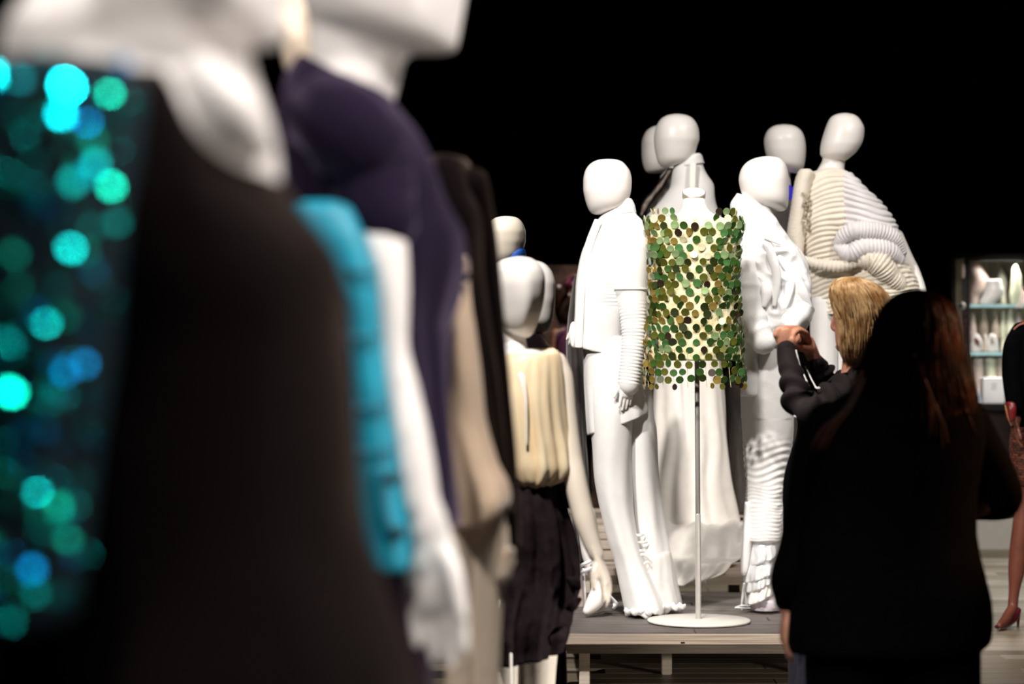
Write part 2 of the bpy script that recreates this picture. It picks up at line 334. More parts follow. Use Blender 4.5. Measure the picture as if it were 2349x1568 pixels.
# ---------------------------------------------------------------- shared mannequin bits
def head(root, rows, D, m=SKIN_W, k=1.12, neck=None, disp=None, e=2.15):
    bm = B(); loft(bm, rows, D, k, n=48, m=40, e=e, disp=disp); h = finish('head', bm, m, root)
    if neck:
        bm = B(); ptube(bm, neck, D, n=20); finish('neck', bm, m, root)
    return h
def leg_pair(root, D, xs, ytop, r0, z, m, toe=(0, -1), name='leg'):
    """two shaped legs with feet down to height z (px centres xs at ytop)"""
    for i, x in enumerate(xs):
        t = P(x, ytop, D); h = t.z-z; bm = B(); T = Vector((toe[0], toe[1], 0)).normalized()
        b = Vector((t.x, t.y, z)); r = r0*D/F
        tube(bm, [t, t+Vector((0, 0, -h*.42)), t+Vector((0, 0, -h*.5)), t+Vector((0, 0, -h*.66))-T*.008, b+Vector((0, 0, .085))], [r, r*.68, r*.66, r*.68, r*.42], n=14)
        tube(bm, [b+Vector((0, 0, .085)), b+Vector((0, 0, .038))-T*.03, b+T*.06+Vector((0, 0, .03)), b+T*.15+Vector((0, 0, .018))], [.036, .034, .034, .016], n=12, flat=.8, up=(0, 0, 1))
        finish(name, remesh(bm, .008), m, root)
ph = [0]
# ---------------------------------------------------------------- A: mannequin in the white ribbed jacket
GS = 'mannequins in pale clothes on the stage'
D = 10.95
A = thing('mannequin', 'white mannequin in ribbed white jacket and wide white trousers, hand lowered beside green discs', 'mannequin', (P(1430, 0, D).x, D, .23), GS)
head(A, [(364.5, 1391, 1399), (366, 1376, 1413), (371, 1361, 1427), (382, 1348, 1438), (396, 1341, 1446), (415, 1338, 1449), (434, 1338, 1448), (452, 1341, 1444), (467, 1345, 1437), (480, 1350, 1421), (487, 1355, 1400), (491, 1362, 1388), (492, 1369, 1378)], D, neck=[(1408, 452, .01, 30), (1416, 485, .01, 29), (1420, 520, .01, 40)])
TOR = [(456, 1425, 1446, .03), (459, 1414, 1448, .055), (474, 1400, 1455, .065), (488, 1385, 1458, .075), (505, 1370, 1468, .10), (522, 1358, 1473, .115), (560, 1342, 1470, .125), (600, 1329, 1462, .128), (661, 1321, 1446, .125), (726, 1319, 1436, .122), (765, 1316, 1430, .118), (797, 1313, 1426, .118), (803, 1316, 1424, .116)]
def ribsA(a, v, p):
    py = HY-(p.z-CH)*F/D; f = math.sin(a)
    r = 0
    if 640 < py < 705 and math.cos(a) > -.15: r = .004*math.sin(py*2*PI/8)*min(1, (py-640)/10, (705-py)/10)*min(1, (math.cos(a)+.15)*4)
    return r+.002*ridg(p, 9)
bm = B(); loft(bm, TOR, D, n=96, m=130, e=2.3, disp=ribsA, zoff=lambda a, v: (math.cos(a)*14+4)*max(0, v-.75)/.25); jk = finish('jacket', bm, WHITE, A)
# stand collar, front facing and hem band
bm = B(); loft(bm, [(455, 1424, 1447, .045), (457, 1415, 1449, .06), (472, 1401, 1456, .068), (487, 1386, 1459, .08), (492, 1384, 1460, .082)], D, n=40, m=14, zoff=lambda a, v: -math.cos(a)*4*v); finish('collar', bm, WHITE, jk)
bm = B(); ptube(bm, [(1372, 506, -.10, 9), (1352, 560, -.10, 10), (1339, 610, -.10, 10), (1331, 690, -.1, 10), (1327, 795, -.1, 10)], D, flat=.3, up=(.25, 1, 0)); finish('front_facing', bm, SILKW, jk)
def sleeveA(g, v, p):
    py = HY-(p.z-CH)*F/D; r = .0012*ridg(p, 14)
    if 690 < py < 878: r += .003*math.sin(py*2*PI/7.6)*min(1, (py-690)/40)
    return r
bm = B(); ptube(bm, [(1447, 520, -.03, 30), (1447, 560, -.06, 40), (1447, 610, -.09, 41), (1447, 662, -.1, 39)], D, n=36, seg=10); finish('upper_sleeve', bm, WHITE, A)
bm = B(); ptube(bm, [(1447, 652, -.1, 37), (1452, 705, -.115, 33), (1455, 760, -.13, 29), (1450, 820, -.14, 26), (1442, 882, -.145, 25)], D, n=36, seg=24, disp=sleeveA, cap=True); sl = finish('lower_sleeve', bm, WHITE, A)
bm = B(); ptube(bm, [(1447, 660, -.1, 40.5), (1447, 664, -.1, 41)], D, n=36, cap=False); finish('seam_band', bm, WHITE, sl)
bm = B(); hand(bm, P(1441, 862, D-.145), (-.10, -.05, -1), (-.8, -.5, 0), (-.5, .8, .1), .16, .12, .08); finish('hand', remesh(bm, .0035, 2), SKIN_W, A)
bm = B(); ptube(bm, [(1316, 745, .0, 8), (1313, 765, -.02, 9), (1317, 790, -.03, 8)], D, n=10); hand(bm, P(1319, 748, D-.01), (-.1, -.2, -1), (-1, 0, 0), (0, 1, 0), .10, .5); finish('hand', remesh(bm, .0035, 2), SKIN_W, A)
# asymmetric tunic
bm = B(); loft(bm, [(770, 1336, 1440, .11), (800, 1337, 1452, .12), (868, 1339, 1470, .13), (930, 1342, 1480, .135), (966, 1345, 1486, .138), (972, 1346, 1486, .138)], D, n=72, m=50, e=2.2, disp=folds(.004, 5, 2, .0, 1), zoff=lambda a, v: -math.cos(a)*26*v**2); finish('tunic', bm, WHITE, A)
fo = folds(.006, 3, 1.2, .0, .6)
def hemA(a, v): return (math.sin(a*5)*5+math.sin(a*9+1)*3)*max(0, v-.9)/.1
tr = None
for nm, rows_, dd, sd in (('trouser_leg', [(880, 1345, 1444, .10), (951, 1353, 1452, .12), (1000, 1357, 1450, .12), (1077, 1360, 1448, .115), (1150, 1371, 1450, .11), (1235, 1392, 1462, .11), (1281, 1408, 1474, .11), (1347, 1422, 1502, .12), (1388, 1430, 1522, .135), (1402, 1432, 1524, .14), (1405, 1434, 1521, .138)], -.03, 1.0), ('trouser_leg', [(880, 1400, 1490, .10), (915, 1408, 1497, .12), (951, 1414, 1501, .125), (984, 1418, 1507, .125), (1077, 1428, 1512, .12), (1198, 1442, 1527, .115), (1281, 1456, 1541, .115), (1347, 1464, 1553, .12), (1380, 1470, 1560, .13), (1392, 1472, 1562, .135), (1395, 1474, 1560, .133)], .07, 2.6)):
    bm = B(); loft(bm, rows_, D+dd, n=100, m=90, disp=add(folds(.004, 3, sd, .0, .6), lambda a, v, p: .006*nz(p, 5, sd)), zoff=hemA); o = finish(nm, bm, WHITE, A); tr = o
# gauze hem of the far leg with applique scraps, and its ruffle
bm = B(); loft(bm, [(1262, 1476, 1537, .10), (1270, 1474, 1540, .12), (1310, 1476, 1548, .13), (1350, 1476, 1556, .135), (1386, 1480, 1563, .145), (1392, 1482, 1561, .143)], D+.065, n=60, m=24, disp=folds(.004, 6, 2, 0, .5), zoff=hemA); gz = finish('gauze_hem', bm, SHEER, tr)
bm = B(); rg = random.Random(21)
for i in range(8):
    y = 1225+i*18; x = 1456+i*3+rg.uniform(-3, 5); ptube(bm, [(x, y, -.09, 2), (x+rg.uniform(8, 16), y+rg.uniform(-9, 9), -.10, 3.4), (x+rg.uniform(18, 30), y+rg.uniform(-4, 12), -.085, 1.8)], D+.03, n=8, flat=.4, up=(0, 1, 0))
finish('lace_scraps', bm, SILKW, tr)
bm = B()
for i in range(9):
    x = 1434+i*15.5; d = -.16 if i < 5 else -.08; y = 1402 if i < 5 else 1390
    ptube(bm, [(x, y-6, d, 5), (x+7, y+1+3*(i % 2), d-.01, 6), (x+14, y-3, d, 4)], D, n=10, flat=.4, up=(0, 1, .3), disp=lambda g, v, p: .002*math.sin(g*3))
finish('ruffle', bm, WHITE, tr)
# bare heel and toe in a strapped silver sandal at the left
bm = B(); ptube(bm, [(1345, 1180, .0, 22), (1352, 1260, -.03, 20), (1366, 1312, -.04, 18), (1378, 1345, -.05, 21), (1366, 1376, -.08, 20), (1352, 1394, -.1, 15), (1346, 1400, -.11, 10)], D, n=20); finish('foot', remesh(bm, .006), SKIN_W, A)
bm = B()
for y, r in ((1290, 24), (1306, 22)):
    ptube(bm, [(1330, y+8, -.08, 4), (1342, y+2, -.10, 4.5), (1356, y-4, -.09, 4)], D, n=8)
ptube(bm, [(1338, 1306, -.05, 4), (1341, 1345, -.05, 3), (1344, 1398, -.05, 3)], D, n=8)
ptube(bm, [(1380, 1350, -.06, 5), (1400, 1368, -.06, 7), (1412, 1385, -.06, 8), (1408, 1394, -.06, 7)], D, n=8, flat=.4, up=(0, .3, 1))
finish('sandal', bm, SILVER, A)

# ---------------------------------------------------------------- B: dress form with the green disc top
D = 10.67
T = thing('dress_form', 'headless white dress form on round-based pole wearing top of green discs', 'dress form', (P(1603, 0, D).x, D, .23))
bm = B(); c = P(1603, 1427, D); c.z = .2375
def lathe(bm, c, prof, n=48):
    rings = [[bm.verts.new(c+Vector((r*math.cos(2*PI*j/n), r*math.sin(2*PI*j/n), z))) for j in range(n)] for r, z in prof]
    grid_faces(bm, rings, True)
lathe(bm, c, [(.217, -.004), (.219, .001), (.217, .005), (.02, .008)]); finish('base', bm, METW, T)
bm = B(); ptube(bm, [(1602, 1424, 0, 6.5), (1601, 1180, 0, 6.5)], D, n=20, cap=True); finish('pole', bm, POLEG, T)
bm = B(); ptube(bm, [(1601, 1185, 0, 5.9), (1598, 700, 0, 5.7)], D, n=20); finish('inner_pole', bm, STEEL, T)
bm = B(); loft(bm, [(455, 1567, 1617, .048), (470, 1566, 1620, .05), (486, 1560, 1630, .055), (498, 1530, 1655, .07), (512, 1500, 1685, .09), (560, 1499, 1687, .105), (640, 1503, 1685, .11), (740, 1500, 1684, .105), (800, 1498, 1690, .105), (806, 1510, 1680, .09)], D, n=40, m=40); finish('torso', bm, SKIN_W, T)
# tilted neck cap
M = Matrix.Translation(P(1592, 447, D)) @ Matrix.Rotation(math.radians(26), 4, 'X')
bm = B(); rings = []
for r, z in ((.048, -.012), (.0495, -.010), (.0495, .012), (.047, .013)):
    rings.append([bm.verts.new(M @ Vector((r*math.cos(2*PI*j/48), r*math.sin(2*PI*j/48), z))) for j in range(48)])
grid_faces(bm, rings); cb = finish('neck_band', bm, CAPG, T)
bm = B(); rings = []
for r, z in ((.0465, .010), (.047, .0145), (.04, .017)):
    rings.append([bm.verts.new(M @ Vector((r*math.cos(2*PI*j/48), r*math.sin(2*PI*j/48), z))) for j in range(48)])
grid_faces(bm, rings); finish('neck_cap', bm, SKIN_W, cb)
GAR = [(474, 1545, 1650, .055), (480, 1518, 1672, .075), (490, 1494, 1688, .09), (502, 1484, 1698, .10), (520, 1484, 1701, .112), (548, 1488, 1696, .12), (600, 1492, 1692, .125), (650, 1493, 1692, .125), (720, 1489, 1696, .125), (800, 1485, 1699, .128), (850, 1482, 1703, .13), (888, 1481, 1708, .13)]
lin = Surf(GAR, D, e=2.4)
top = finish('disc_top', (lambda b: (loft(b, Surf([r for r in GAR if r[0] >= 500][:-2]+[(826, 1485, 1700, .128)], D, e=2.4), D, n=80, m=60, disp=lambda a, v, p: .003*nz(p, 25), zoff=lambda a, v: (9*math.sin(a*9)+7*math.sin(a*17+1))*max(0, v-.9)/.1), b)[1])(B()), LININGM, T)
pm_ = []
for k in range(8):
    bm = B(); R = .0172; rings = []
    for z, r in ((-.0008, R*.97), (0, R), (.0012, R*.95), (.0022+.001*(k % 2), R*.5)):
        rings.append([bm.verts.new((r*math.cos(2*PI*j/12), z, r*math.sin(2*PI*j/12)*(1+.0*k))) for j in range(12)])
    grid_faces(bm, rings)
    bmesh.ops.recalc_face_normals(bm, faces=bm.faces)
    me = bpy.data.meshes.new('paillette'); bm.to_mesh(me); bm.free()
    for p in me.polygons: p.use_smooth = False
    me.materials.append(PAIL[k]); pm_.append(me)
rg = random.Random(11); discs = []
rows = 25
for i in range(rows):
    py = 486+i*(884-486)/(rows-1)
    # parameter v with that height
    lo_, hi_ = 0., 1.
    for _ in range(24):
        mid = (lo_+hi_)/2
        if lin.f[0](mid) < py: lo_ = mid
        else: hi_ = mid
    v = lo_; n = 18 if i > 1 else 14
    for j in range(n):
        t = (j+.5*(i % 2))/n
        a = PI/2+(t-.5)*PI*1.16+rg.uniform(-.035, .035)
        if i < 3 and abs(math.cos(a)) < (.33 if i == 0 else .22 if i == 1 else 0) and i < 2: continue
        if i == rows-1 and rg.random() < .55: continue
        if rg.random() < .03: continue
        vv = min(1, max(0, v+rg.uniform(-.006, .006))); p = lin(a, vv, .006+rg.uniform(0, .008))
        q = lin(a+.02, vv)-lin(a-.02, vv); q.normalize(); up = Vector((0, 0, 1)); nrm = q.cross(up).normalized()
        if nrm.dot(Vector((math.cos(a), -math.sin(a), 0))) < 0: nrm = -nrm
        tilt = Vector((rg.gauss(0, .22), rg.gauss(0, .22), rg.gauss(0, .20)-.12)); nrm = (nrm+tilt).normalized()
        if py < 600: kk = rg.choices(range(8), [18, 18, 14, 3, 30, 7, 1, 8])[0]  # upper discs mixed paler: their brighter light put into the colours
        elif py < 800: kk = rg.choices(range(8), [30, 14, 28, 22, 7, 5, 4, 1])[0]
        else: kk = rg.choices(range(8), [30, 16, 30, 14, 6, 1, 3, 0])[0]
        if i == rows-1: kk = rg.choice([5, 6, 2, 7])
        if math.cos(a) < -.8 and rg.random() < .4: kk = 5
        s = rg.uniform(.88, 1.08)*(.8 if i == rows-1 else 1)
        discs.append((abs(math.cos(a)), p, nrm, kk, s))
order = sorted(range(len(discs)), key=lambda q: discs[q][0]); rest = B()
for rank, q in enumerate(order):
    _, p, nrm, kk, s = discs[q]; rot = nrm.to_track_quat('-Y', 'Z').to_matrix().to_4x4()
    Mx = Matrix.Translation(p-T.location) @ rot @ Matrix.Scale(s, 4)
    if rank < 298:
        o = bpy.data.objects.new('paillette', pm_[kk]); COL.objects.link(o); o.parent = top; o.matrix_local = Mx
    else:
        t = bmesh.new(); t.from_mesh(pm_[kk]); bmesh.ops.transform(t, matrix=Mx, verts=t.verts)
        for f in t.faces: f.material_index = kk
        me = bpy.data.meshes.new('t'); t.to_mesh(me); t.free(); rest.from_mesh(me); bpy.data.meshes.remove(me)
me = bpy.data.meshes.new('side_paillettes'); rest.to_mesh(me); rest.free()
for k in range(8): me.materials.append(PAIL[k])
o = bpy.data.objects.new('side_paillettes', me); COL.objects.link(o); o.parent = top; o['kind'] = 'stuff'
# threads that carry the dangling discs under the lining
bm = B()
for j in range(14):
    a = PI/2+(j/13-.5)*PI*1.1; tube(bm, [lin(a, .80, .004), lin(a, .93, .004), lin(a, .995, .004)], .0012, n=5, seg=2)
finish('threads', bm, LININGM, top)

# ---------------------------------------------------------------- C: tall mannequin, high-collared white gown with train
D = 12.5
Cm = thing('mannequin', 'tall white mannequin in high-collared ivory gown with train, behind the green disc top', 'mannequin', (P(1590, 0, D).x, D, .49), GS)
head(Cm, [(261.5, 1546, 1560), (264, 1532, 1574), (271, 1518, 1588), (284, 1508, 1598), (300, 1502, 1603), (318, 1500, 1604), (335, 1501, 1599), (352, 1504, 1594), (368, 1508, 1585), (377, 1513, 1565), (382, 1518, 1540), (383, 1522, 1534)], D, neck=[(1568, 350, .02, 26), (1572, 390, .02, 27), (1575, 430, .02, 36)])
bm = B(); loft(bm, [(352, 1590, 1606, .03), (356, 1575, 1608, .055), (372, 1553, 1611, .07), (386, 1545, 1615, .078), (404, 1542, 1624, .09), (424, 1540, 1636, .10), (450, 1524, 1639, .12), (478, 1500, 1645, .13), (505, 1480, 1655, .135), (560, 1488, 1655, .13), (700, 1515, 1640, .11), (790, 1512, 1648, .115), (800, 1514, 1646, .11)], D, n=64, m=70, disp=crumple(.004, 6, 3)); bo = finish('bodice', bm, WHITE, Cm)
bm = B(); loft(bm, [(353, 1592, 1604, .04), (356, 1578, 1609, .06), (374, 1552, 1614, .078), (380, 1552, 1616, .08)], D, n=40, m=12, zoff=lambda a, v: -math.cos(a)*6*v); finish('collar', bm, WHITE, bo)
bm = B(); ptube(bm, [(1590, 374, -.10, 8), (1589, 400, -.12, 8), (1588, 430, -.14, 8)], D, n=10, flat=.3, up=(0, 1, 0)); finish('placket', bm, SILKW, bo)
bm = B(); loft(bm, [(780, 1512, 1648, .12), (840, 1506, 1655, .14), (897, 1501, 1661, .155), (1000, 1496, 1668, .18), (1055, 1490, 1673, .19), (1120, 1482, 1683, .21), (1175, 1472, 1695, .23), (1199, 1468, 1700, .24), (1204, 1470, 1697, .235)], D, n=120, m=90, disp=add(folds(.014, 6, 4, 0, .9), lambda a, v, p: -.02*math.exp(-((a-1.55-.5*(1-v))/.10)**2)*max(0, 1-v))); finish('skirt', bm, SILKW, Cm)
# train lying on the tall stage and spilling over the bench
bm = B(); prof = [(D-.1, .515), (12.25, .515), (12.09, .508), (11.97, .45), (11.92, .385), (11.83, .372), (11.812, .33), (11.806, .305), (11.806, .29)]
fY = hermite(list(range(9)), [p[0] for p in prof]); fZ = hermite(list(range(9)), [p[1] for p in prof]); rings = []
NU, NV = 60, 60
for lay in (0, 1):
    for i in range(NV+1):
        t = i/NV*8; g = i/NV; ring = []
        for j in range(NU+1):
            u = j/NU; wl = 1508-8*g; wr = 1704-70*max(0, g-.45)/.55-25*max(0, g-.8)
            wob = .016*math.sin(u*9+g*3)+.010*math.sin(u*23+2*g)+.008*nz((u*2, g*3, 0), 2)
            px = wl+(wr-wl)*u; y = fY(t)-wob*(g > .3)*min(1, (g-.3)*6)-.01; z = fZ(t)+abs(wob)*.9*(1-min(1, max(0, (g-.25)*4)))
            if g > .55: z += -.02*math.sin(u*PI)*(g-.55)*2+.12*max(0, (u-.75))*(g-.55)
            ring.append(bm.verts.new(((px-CX)*y/F, y, z-(.004 if lay else 0))) if not lay else bm.verts.new(((px-CX)*y/F, y+.006, z-.006)))
        rings.append(ring)
n1 = NV+1
for L0 in (0, n1):
    for i in range(NV):
        for j in range(NU): bm.faces.new((rings[L0+i][j], rings[L0+i+1][j], rings[L0+i+1][j+1], rings[L0+i][j+1]))
for i in range(NV):
    for j in (0, NU): bm.faces.new((rings[i][j], rings[i+1][j], rings[n1+i+1][j], rings[n1+i][j]))
for i in (0, NV):
    for j in range(NU): bm.faces.new((rings[i][j], rings[i][j+1], rings[n1+i][j+1], rings[n1+i][j]))
finish('train', bm, SILKW, Cm)

# ---------------------------------------------------------------- D: mannequin in dark jacket behind C
D = 13.15
Dm = thing('mannequin', 'pale mannequin in wrinkled dark jacket, mostly hidden behind the tall ivory gown', 'mannequin', (P(1540, 0, D).x, D, .49), GS)
head(Dm, [(287, 1510, 1520), (290, 1498, 1532), (298, 1485, 1543), (312, 1476, 1552), (330, 1472, 1556), (352, 1472, 1554), (372, 1474, 1547), (386, 1478, 1535), (393, 1482, 1525), (396.5, 1487, 1512)], D, SKIN_W, neck=[(1536, 380, .02, 22), (1540, 420, .02, 26)])
bm = B(); loft(bm, [(386, 1532, 1556, .06), (400, 1522, 1566, .08), (430, 1503, 1585, .10), (460, 1478, 1605, .11), (485, 1466, 1612, .12), (520, 1470, 1612, .12), (640, 1490, 1600, .12), (800, 1480, 1605, .13), (806, 1484, 1600, .12)], D, n=70, m=70, disp=lambda a, v, p: .016*(ridg((p.x+p.z*.8, p.y, p.z-p.x*.6), 14, 2)-.4)*.7); finish('jacket', bm, BLKLEA, Dm)
bm = B()
for i in range(6):
    ptube(bm, [(1536-i*5, 392+i*8, -.08, 3), (1512-i*6, 430+i*7, -.10, 4), (1482-i*2, 466+i*5, -.10, 3)], D, n=7, seg=8, disp=lambda g, v, p: .004*nz(p, 40))
finish('fold_ridges', bm, mat('brown_leather_ridge', (.20, .165, .14), .6, var=.4, vscale=40), Dm)  # paler brown ridges along the jacket folds
leg_pair(Dm, D, (1520, 1565), 790, 34, .49, GREYT)

# ---------------------------------------------------------------- E: mannequin with cobalt collar and dark grey trousers
D = 12.95
E = thing('mannequin', 'pale mannequin with cobalt blue neckline and dark grey trousers, behind the crumpled white coat', 'mannequin', (P(1775, 0, D).x, D, .49), GS)
head(E, [(285.5, 1792, 1804), (288, 1778, 1819), (294, 1766, 1831), (306, 1757, 1841), (322, 1753, 1846), (342, 1755, 1848), (360, 1760, 1847), (376, 1768, 1845), (386, 1785, 1842), (393, 1805, 1838), (396.5, 1822, 1833)], D, neck=[(1792, 380, .02, 22), (1790, 415, .02, 23), (1790, 450, .02, 32)])
bm = B(); loft(bm, [(424, 1768, 1812, .06), (434, 1764, 1822, .075), (452, 1760, 1824, .08), (468, 1758, 1822, .08)], D, n=40, m=14); finish('collar', bm, COBALT, E)
bm = B(); loft(bm, [(455, 1766, 1815, .07), (470, 1740, 1830, .09), (500, 1706, 1850, .11), (560, 1712, 1850, .12), (700, 1722, 1834, .11), (860, 1700, 1840, .12), (866, 1704, 1836, .11)], D, n=60, m=50, disp=crumple(.008, 9, 5)); finish('top', bm, GREYT, E)
for xl, xr in ((1655, 1742), (1722, 1826)):
    bm = B(); loft(bm, [(850, xl+8, xr-4, .09), (900, xl+2, xr, .11), (1000, xl+2, xr+2, .11), (1164, xl+4, xr+4, .12), (1176, xl+6, xr+2, .11)], D, n=48, m=40, disp=folds(.006, 5, xl)); finish('trouser_leg', bm, GREYT, E)

# ---------------------------------------------------------------- F: mannequin in crumpled white coat and ruched skirt
D = 11.05
Fm = thing('mannequin', 'white mannequin in crumpled white coat, ruched skirt and silver tiers, right of the green discs', 'mannequin', (P(1755, 0, D).x, D, .23), GS)
head(Fm, [(358.5, 1754, 1768), (361, 1738, 1784), (367, 1721, 1794), (379, 1706, 1803), (394, 1698, 1807), (412, 1695, 1809), (430, 1698, 1809), (446, 1703, 1809), (460, 1712, 1808), (470, 1730, 1807), (478, 1755, 1804), (483, 1778, 1799), (484.5, 1788, 1795)], D, neck=[(1738, 445, .01, 28), (1736, 480, .01, 30), (1738, 515, .01, 40)])
def crF(a, v, p):
    q = (p.x*1.0+p.z*.7, p.y, p.z*.8-p.x*.5)
    return .034*(ridg(q, 6.5, 1)*.8+ridg(q, 15, 3)*.25-.5)*min(1, v*2.2)
bm = B(); loft(bm, [(458, 1690, 1735, .06), (476, 1678, 1768, .08), (492, 1682, 1774, .09), (512, 1690, 1786, .11), (545, 1692, 1812, .125), (575, 1694, 1833, .13), (620, 1695, 1848, .135), (670, 1699, 1858, .14), (705, 1702, 1861, .14), (730, 1702, 1854, .135), (752, 1703, 1842, .13), (775, 1704, 1826, .125), (792, 1702, 1822, .125)], D, n=130, m=130, e=2.3, disp=crF); co = finish('coat', bm, WHITE2, Fm)
bm = B(); loft(bm, [(455, 1690, 1742, .07), (458, 1688, 1752, .08), (480, 1675, 1771, .09), (497, 1676, 1774, .092), (500, 1680, 1772, .09)], D, n=48, m=16, zoff=lambda a, v: math.cos(a)*12*(1-v*.3)); finish('collar', bm, WHITE2, co)
bm = B()   # lapel and drape edges
for pts in ([(1742, 505, -.10, 9), (1760, 560, -.135, 12), (1782, 640, -.15, 10), (1776, 700, -.15, 5)], [(1784, 590, -.12, 8), (1815, 620, -.135, 12), (1838, 665, -.13, 13), (1858, 704, -.11, 6)], [(1802, 626, -.13, 7), (1812, 650, -.14, 11), (1805, 690, -.145, 8), (1790, 722, -.14, 5)], [(1752, 640, -.13, 8), (1758, 672, -.15, 14), (1750, 700, -.15, 9)]):
    ptube(bm, pts, D, n=14, seg=8, flat=.55, up=(.3, 1, 0))
finish('drape_folds', bm, WHITE2, co)
bm = B(); ptube(bm, [(1755, 545, -.15, 3.5), (1770, 552, -.155, 2.5), (1790, 561, -.14, 1.5)], D, n=8); finish('tie', bm, SILKW, co)
def crS(g, v, p): return .012*(ridg(p, 13, 4)-.4)
bm = B(); ptube(bm, [(1712, 535, -.03, 24), (1716, 600, -.07, 32), (1716, 680, -.1, 33), (1728, 740, -.13, 32), (1752, 785, -.17, 27)], D, n=48, seg=14, disp=crS); finish('sleeve', bm, WHITE2, Fm)
bm = B(); ptube(bm, [(1812, 585, -.02, 22), (1832, 650, -.05, 27), (1836, 705, -.08, 25), (1815, 745, -.12, 21)], D, n=40, seg=12, disp=crS); finish('sleeve', bm, WHITE2, Fm)
bm = B(); loft(bm, [(742, 1702, 1842, .12), (756, 1702, 1838, .125), (766, 1702, 1836, .125)], D-.01, n=60, m=8, zoff=lambda a, v: math.cos(a)*5); finish('belt', bm, WHITE2, co)
def ruch(a, v, p):
    py = HY-(p.z-CH)*F/D; k = .0015*ridg(p, 12)
    if 1000 < py < 1110: k += .0022*math.sin((py+9*math.sin(a*2)+5*nz(p, 8))*2*PI/17)*min(1, (py-1000)/30, (1110-py)/10)
    elif py >= 1105: k += (.0016*math.sin((py+8*nz(p, 12))*2*PI/8.5)+.006*(ridg(p, 20)-.4)*max(0, math.cos(a)))
    elif py < 960: k += .004*(ridg((p.x*1.5, p.y, p.z*.6), 8, 2)-.4)
    return k
bm = B(); loft(bm, [(770, 1704, 1832, .12), (830, 1702, 1826, .13), (900, 1700, 1822, .135), (980, 1703, 1820, .13), (1060, 1708, 1812, .12), (1105, 1712, 1806, .115), (1160, 1711, 1800, .115), (1200, 1708, 1797, .115), (1230, 1706, 1793, .115), (1238, 1709, 1790, .11)], D, n=90, m=190, disp=ruch); finish('skirt', bm, WHITE, Fm)
bm = B(); loft(bm, [(770, 1700, 1740, .04), (870, 1699, 1738, .045), (905, 1700, 1736, .045), (909, 1702, 1734, .04)], D-.11, n=24, m=20, disp=crumple(.004, 12, 7)); finish('hip_panel', bm, WHITE2, Fm)
bm = B(); loft(bm, [(1150, 1708, 1722, .03), (1235, 1702, 1724, .04), (1300, 1699, 1716, .03), (1318, 1700, 1710, .02)], D-.04, n=24, m=20, disp=folds(.002, 3, 1)); finish('side_drape', bm, WHITE, Fm)
for i, (y0, y1, xl, xr) in enumerate([(1232, 1284, 1712, 1790), (1266, 1322, 1707, 1784), (1298, 1344, 1709, 1778), (1322, 1372, 1712, 1776)]):
    bm = B(); loft(bm, [(y0-6, xl+10, xr-4, .085), (y0+8, xl+6, xr, .092), ((y0+y1)/2, xl+2, xr-1, .102), (y1-2, xl-1, xr-3, .112), (y1, xl+2, xr-5, .108)], D, n=72, m=20, disp=folds(.005, 7, i, .1, 1), zoff=lambda a, v: -math.cos(a)*14*v); finish('tier', bm, SILVER if i < 3 else SILKW, Fm)
bm = B(); loft(bm, [(1340, 1716, 1778, .09), (1370, 1717, 1786, .10), (1388, 1720, 1792, .105), (1396, 1722, 1790, .10)], D+.02, n=60, m=24, disp=crumple(.01, 16, 2)); finish('gauze_hem', bm, mat('lilac_gauze', (.50, .46, .50), .8, var=.1, vscale=30), Fm)
bm = B(); ptube(bm, [(1708, 1338, .03, 4), (1704, 1365, .05, 3.4), (1702, 1386, .05, 3.2), (1702, 1396, .05, 3)], D, n=8); ptube(bm, [(1712, 1345, .0, 4), (1713, 1372, -.01, 5), (1714, 1389, -.02, 4)], D, n=8); ptube(bm, [(1690, 1391, -.01, 3), (1703, 1388, -.02, 5), (1720, 1388, -.02, 5)], D, n=8, flat=.5, up=(0, 0, 1)); ptube(bm, [(1687, 1393, -.02, 2), (1720, 1394, -.02, 2.4)], D, n=6); finish('sandal', bm, SILVER, Fm)

# ---------------------------------------------------------------- G: mannequin in sculptural cream knit
D = 12.3
G = thing('mannequin', 'leaning white mannequin in sculptural rippled cream knit, above the blonde visitor', 'mannequin', (P(1925, 0, D).x, D, .49), GS)
head(G, [(259.5, 1931, 1944), (262, 1919, 1956), (268, 1907, 1967), (280, 1899, 1976), (296, 1893, 1982), (312, 1888, 1981), (328, 1884, 1977), (342, 1882, 1969), (352, 1882, 1961), (360, 1886, 1951), (366, 1895, 1944), (369, 1905, 1936)], D, neck=[(1917, 345, .01, 30), (1912, 372, .01, 26), (1906, 398, .01, 33), (1902, 425, .01, 48)])
def rib(per, amp, ox, oz, bend, seed):
    def d(a, v, p):
        X, Z = p.x-ox, p.z-oz
        ph_ = Z*.85+bend*X*X-.16*X*(1 if bend > 0 else -1.2)+.012*nz(p, 9, seed)
        k = .6+.4*nz(p, 6, seed+3)
        return amp*1.35*k*(abs(math.sin(ph_*PI/per))*2-1)+.006*nz(p, 5, seed+1)
    return d
bm = B(); loft(bm, [(384, 1893, 1920, .05), (392, 1872, 1938, .07), (402, 1845, 1956, .09), (430, 1838, 1968, .115), (470, 1836, 1962, .13), (520, 1832, 1956, .135), (580, 1834, 1964, .135), (605, 1840, 1980, .13), (640, 1848, 2000, .125), (690, 1862, 2010, .12), (700, 1870, 2005, .115)], D, n=150, m=230, disp=rib(.0215, .0065, 1.55, 1.9, 1.6, 1)); bd = finish('body_panel', bm, CREAMK, G)
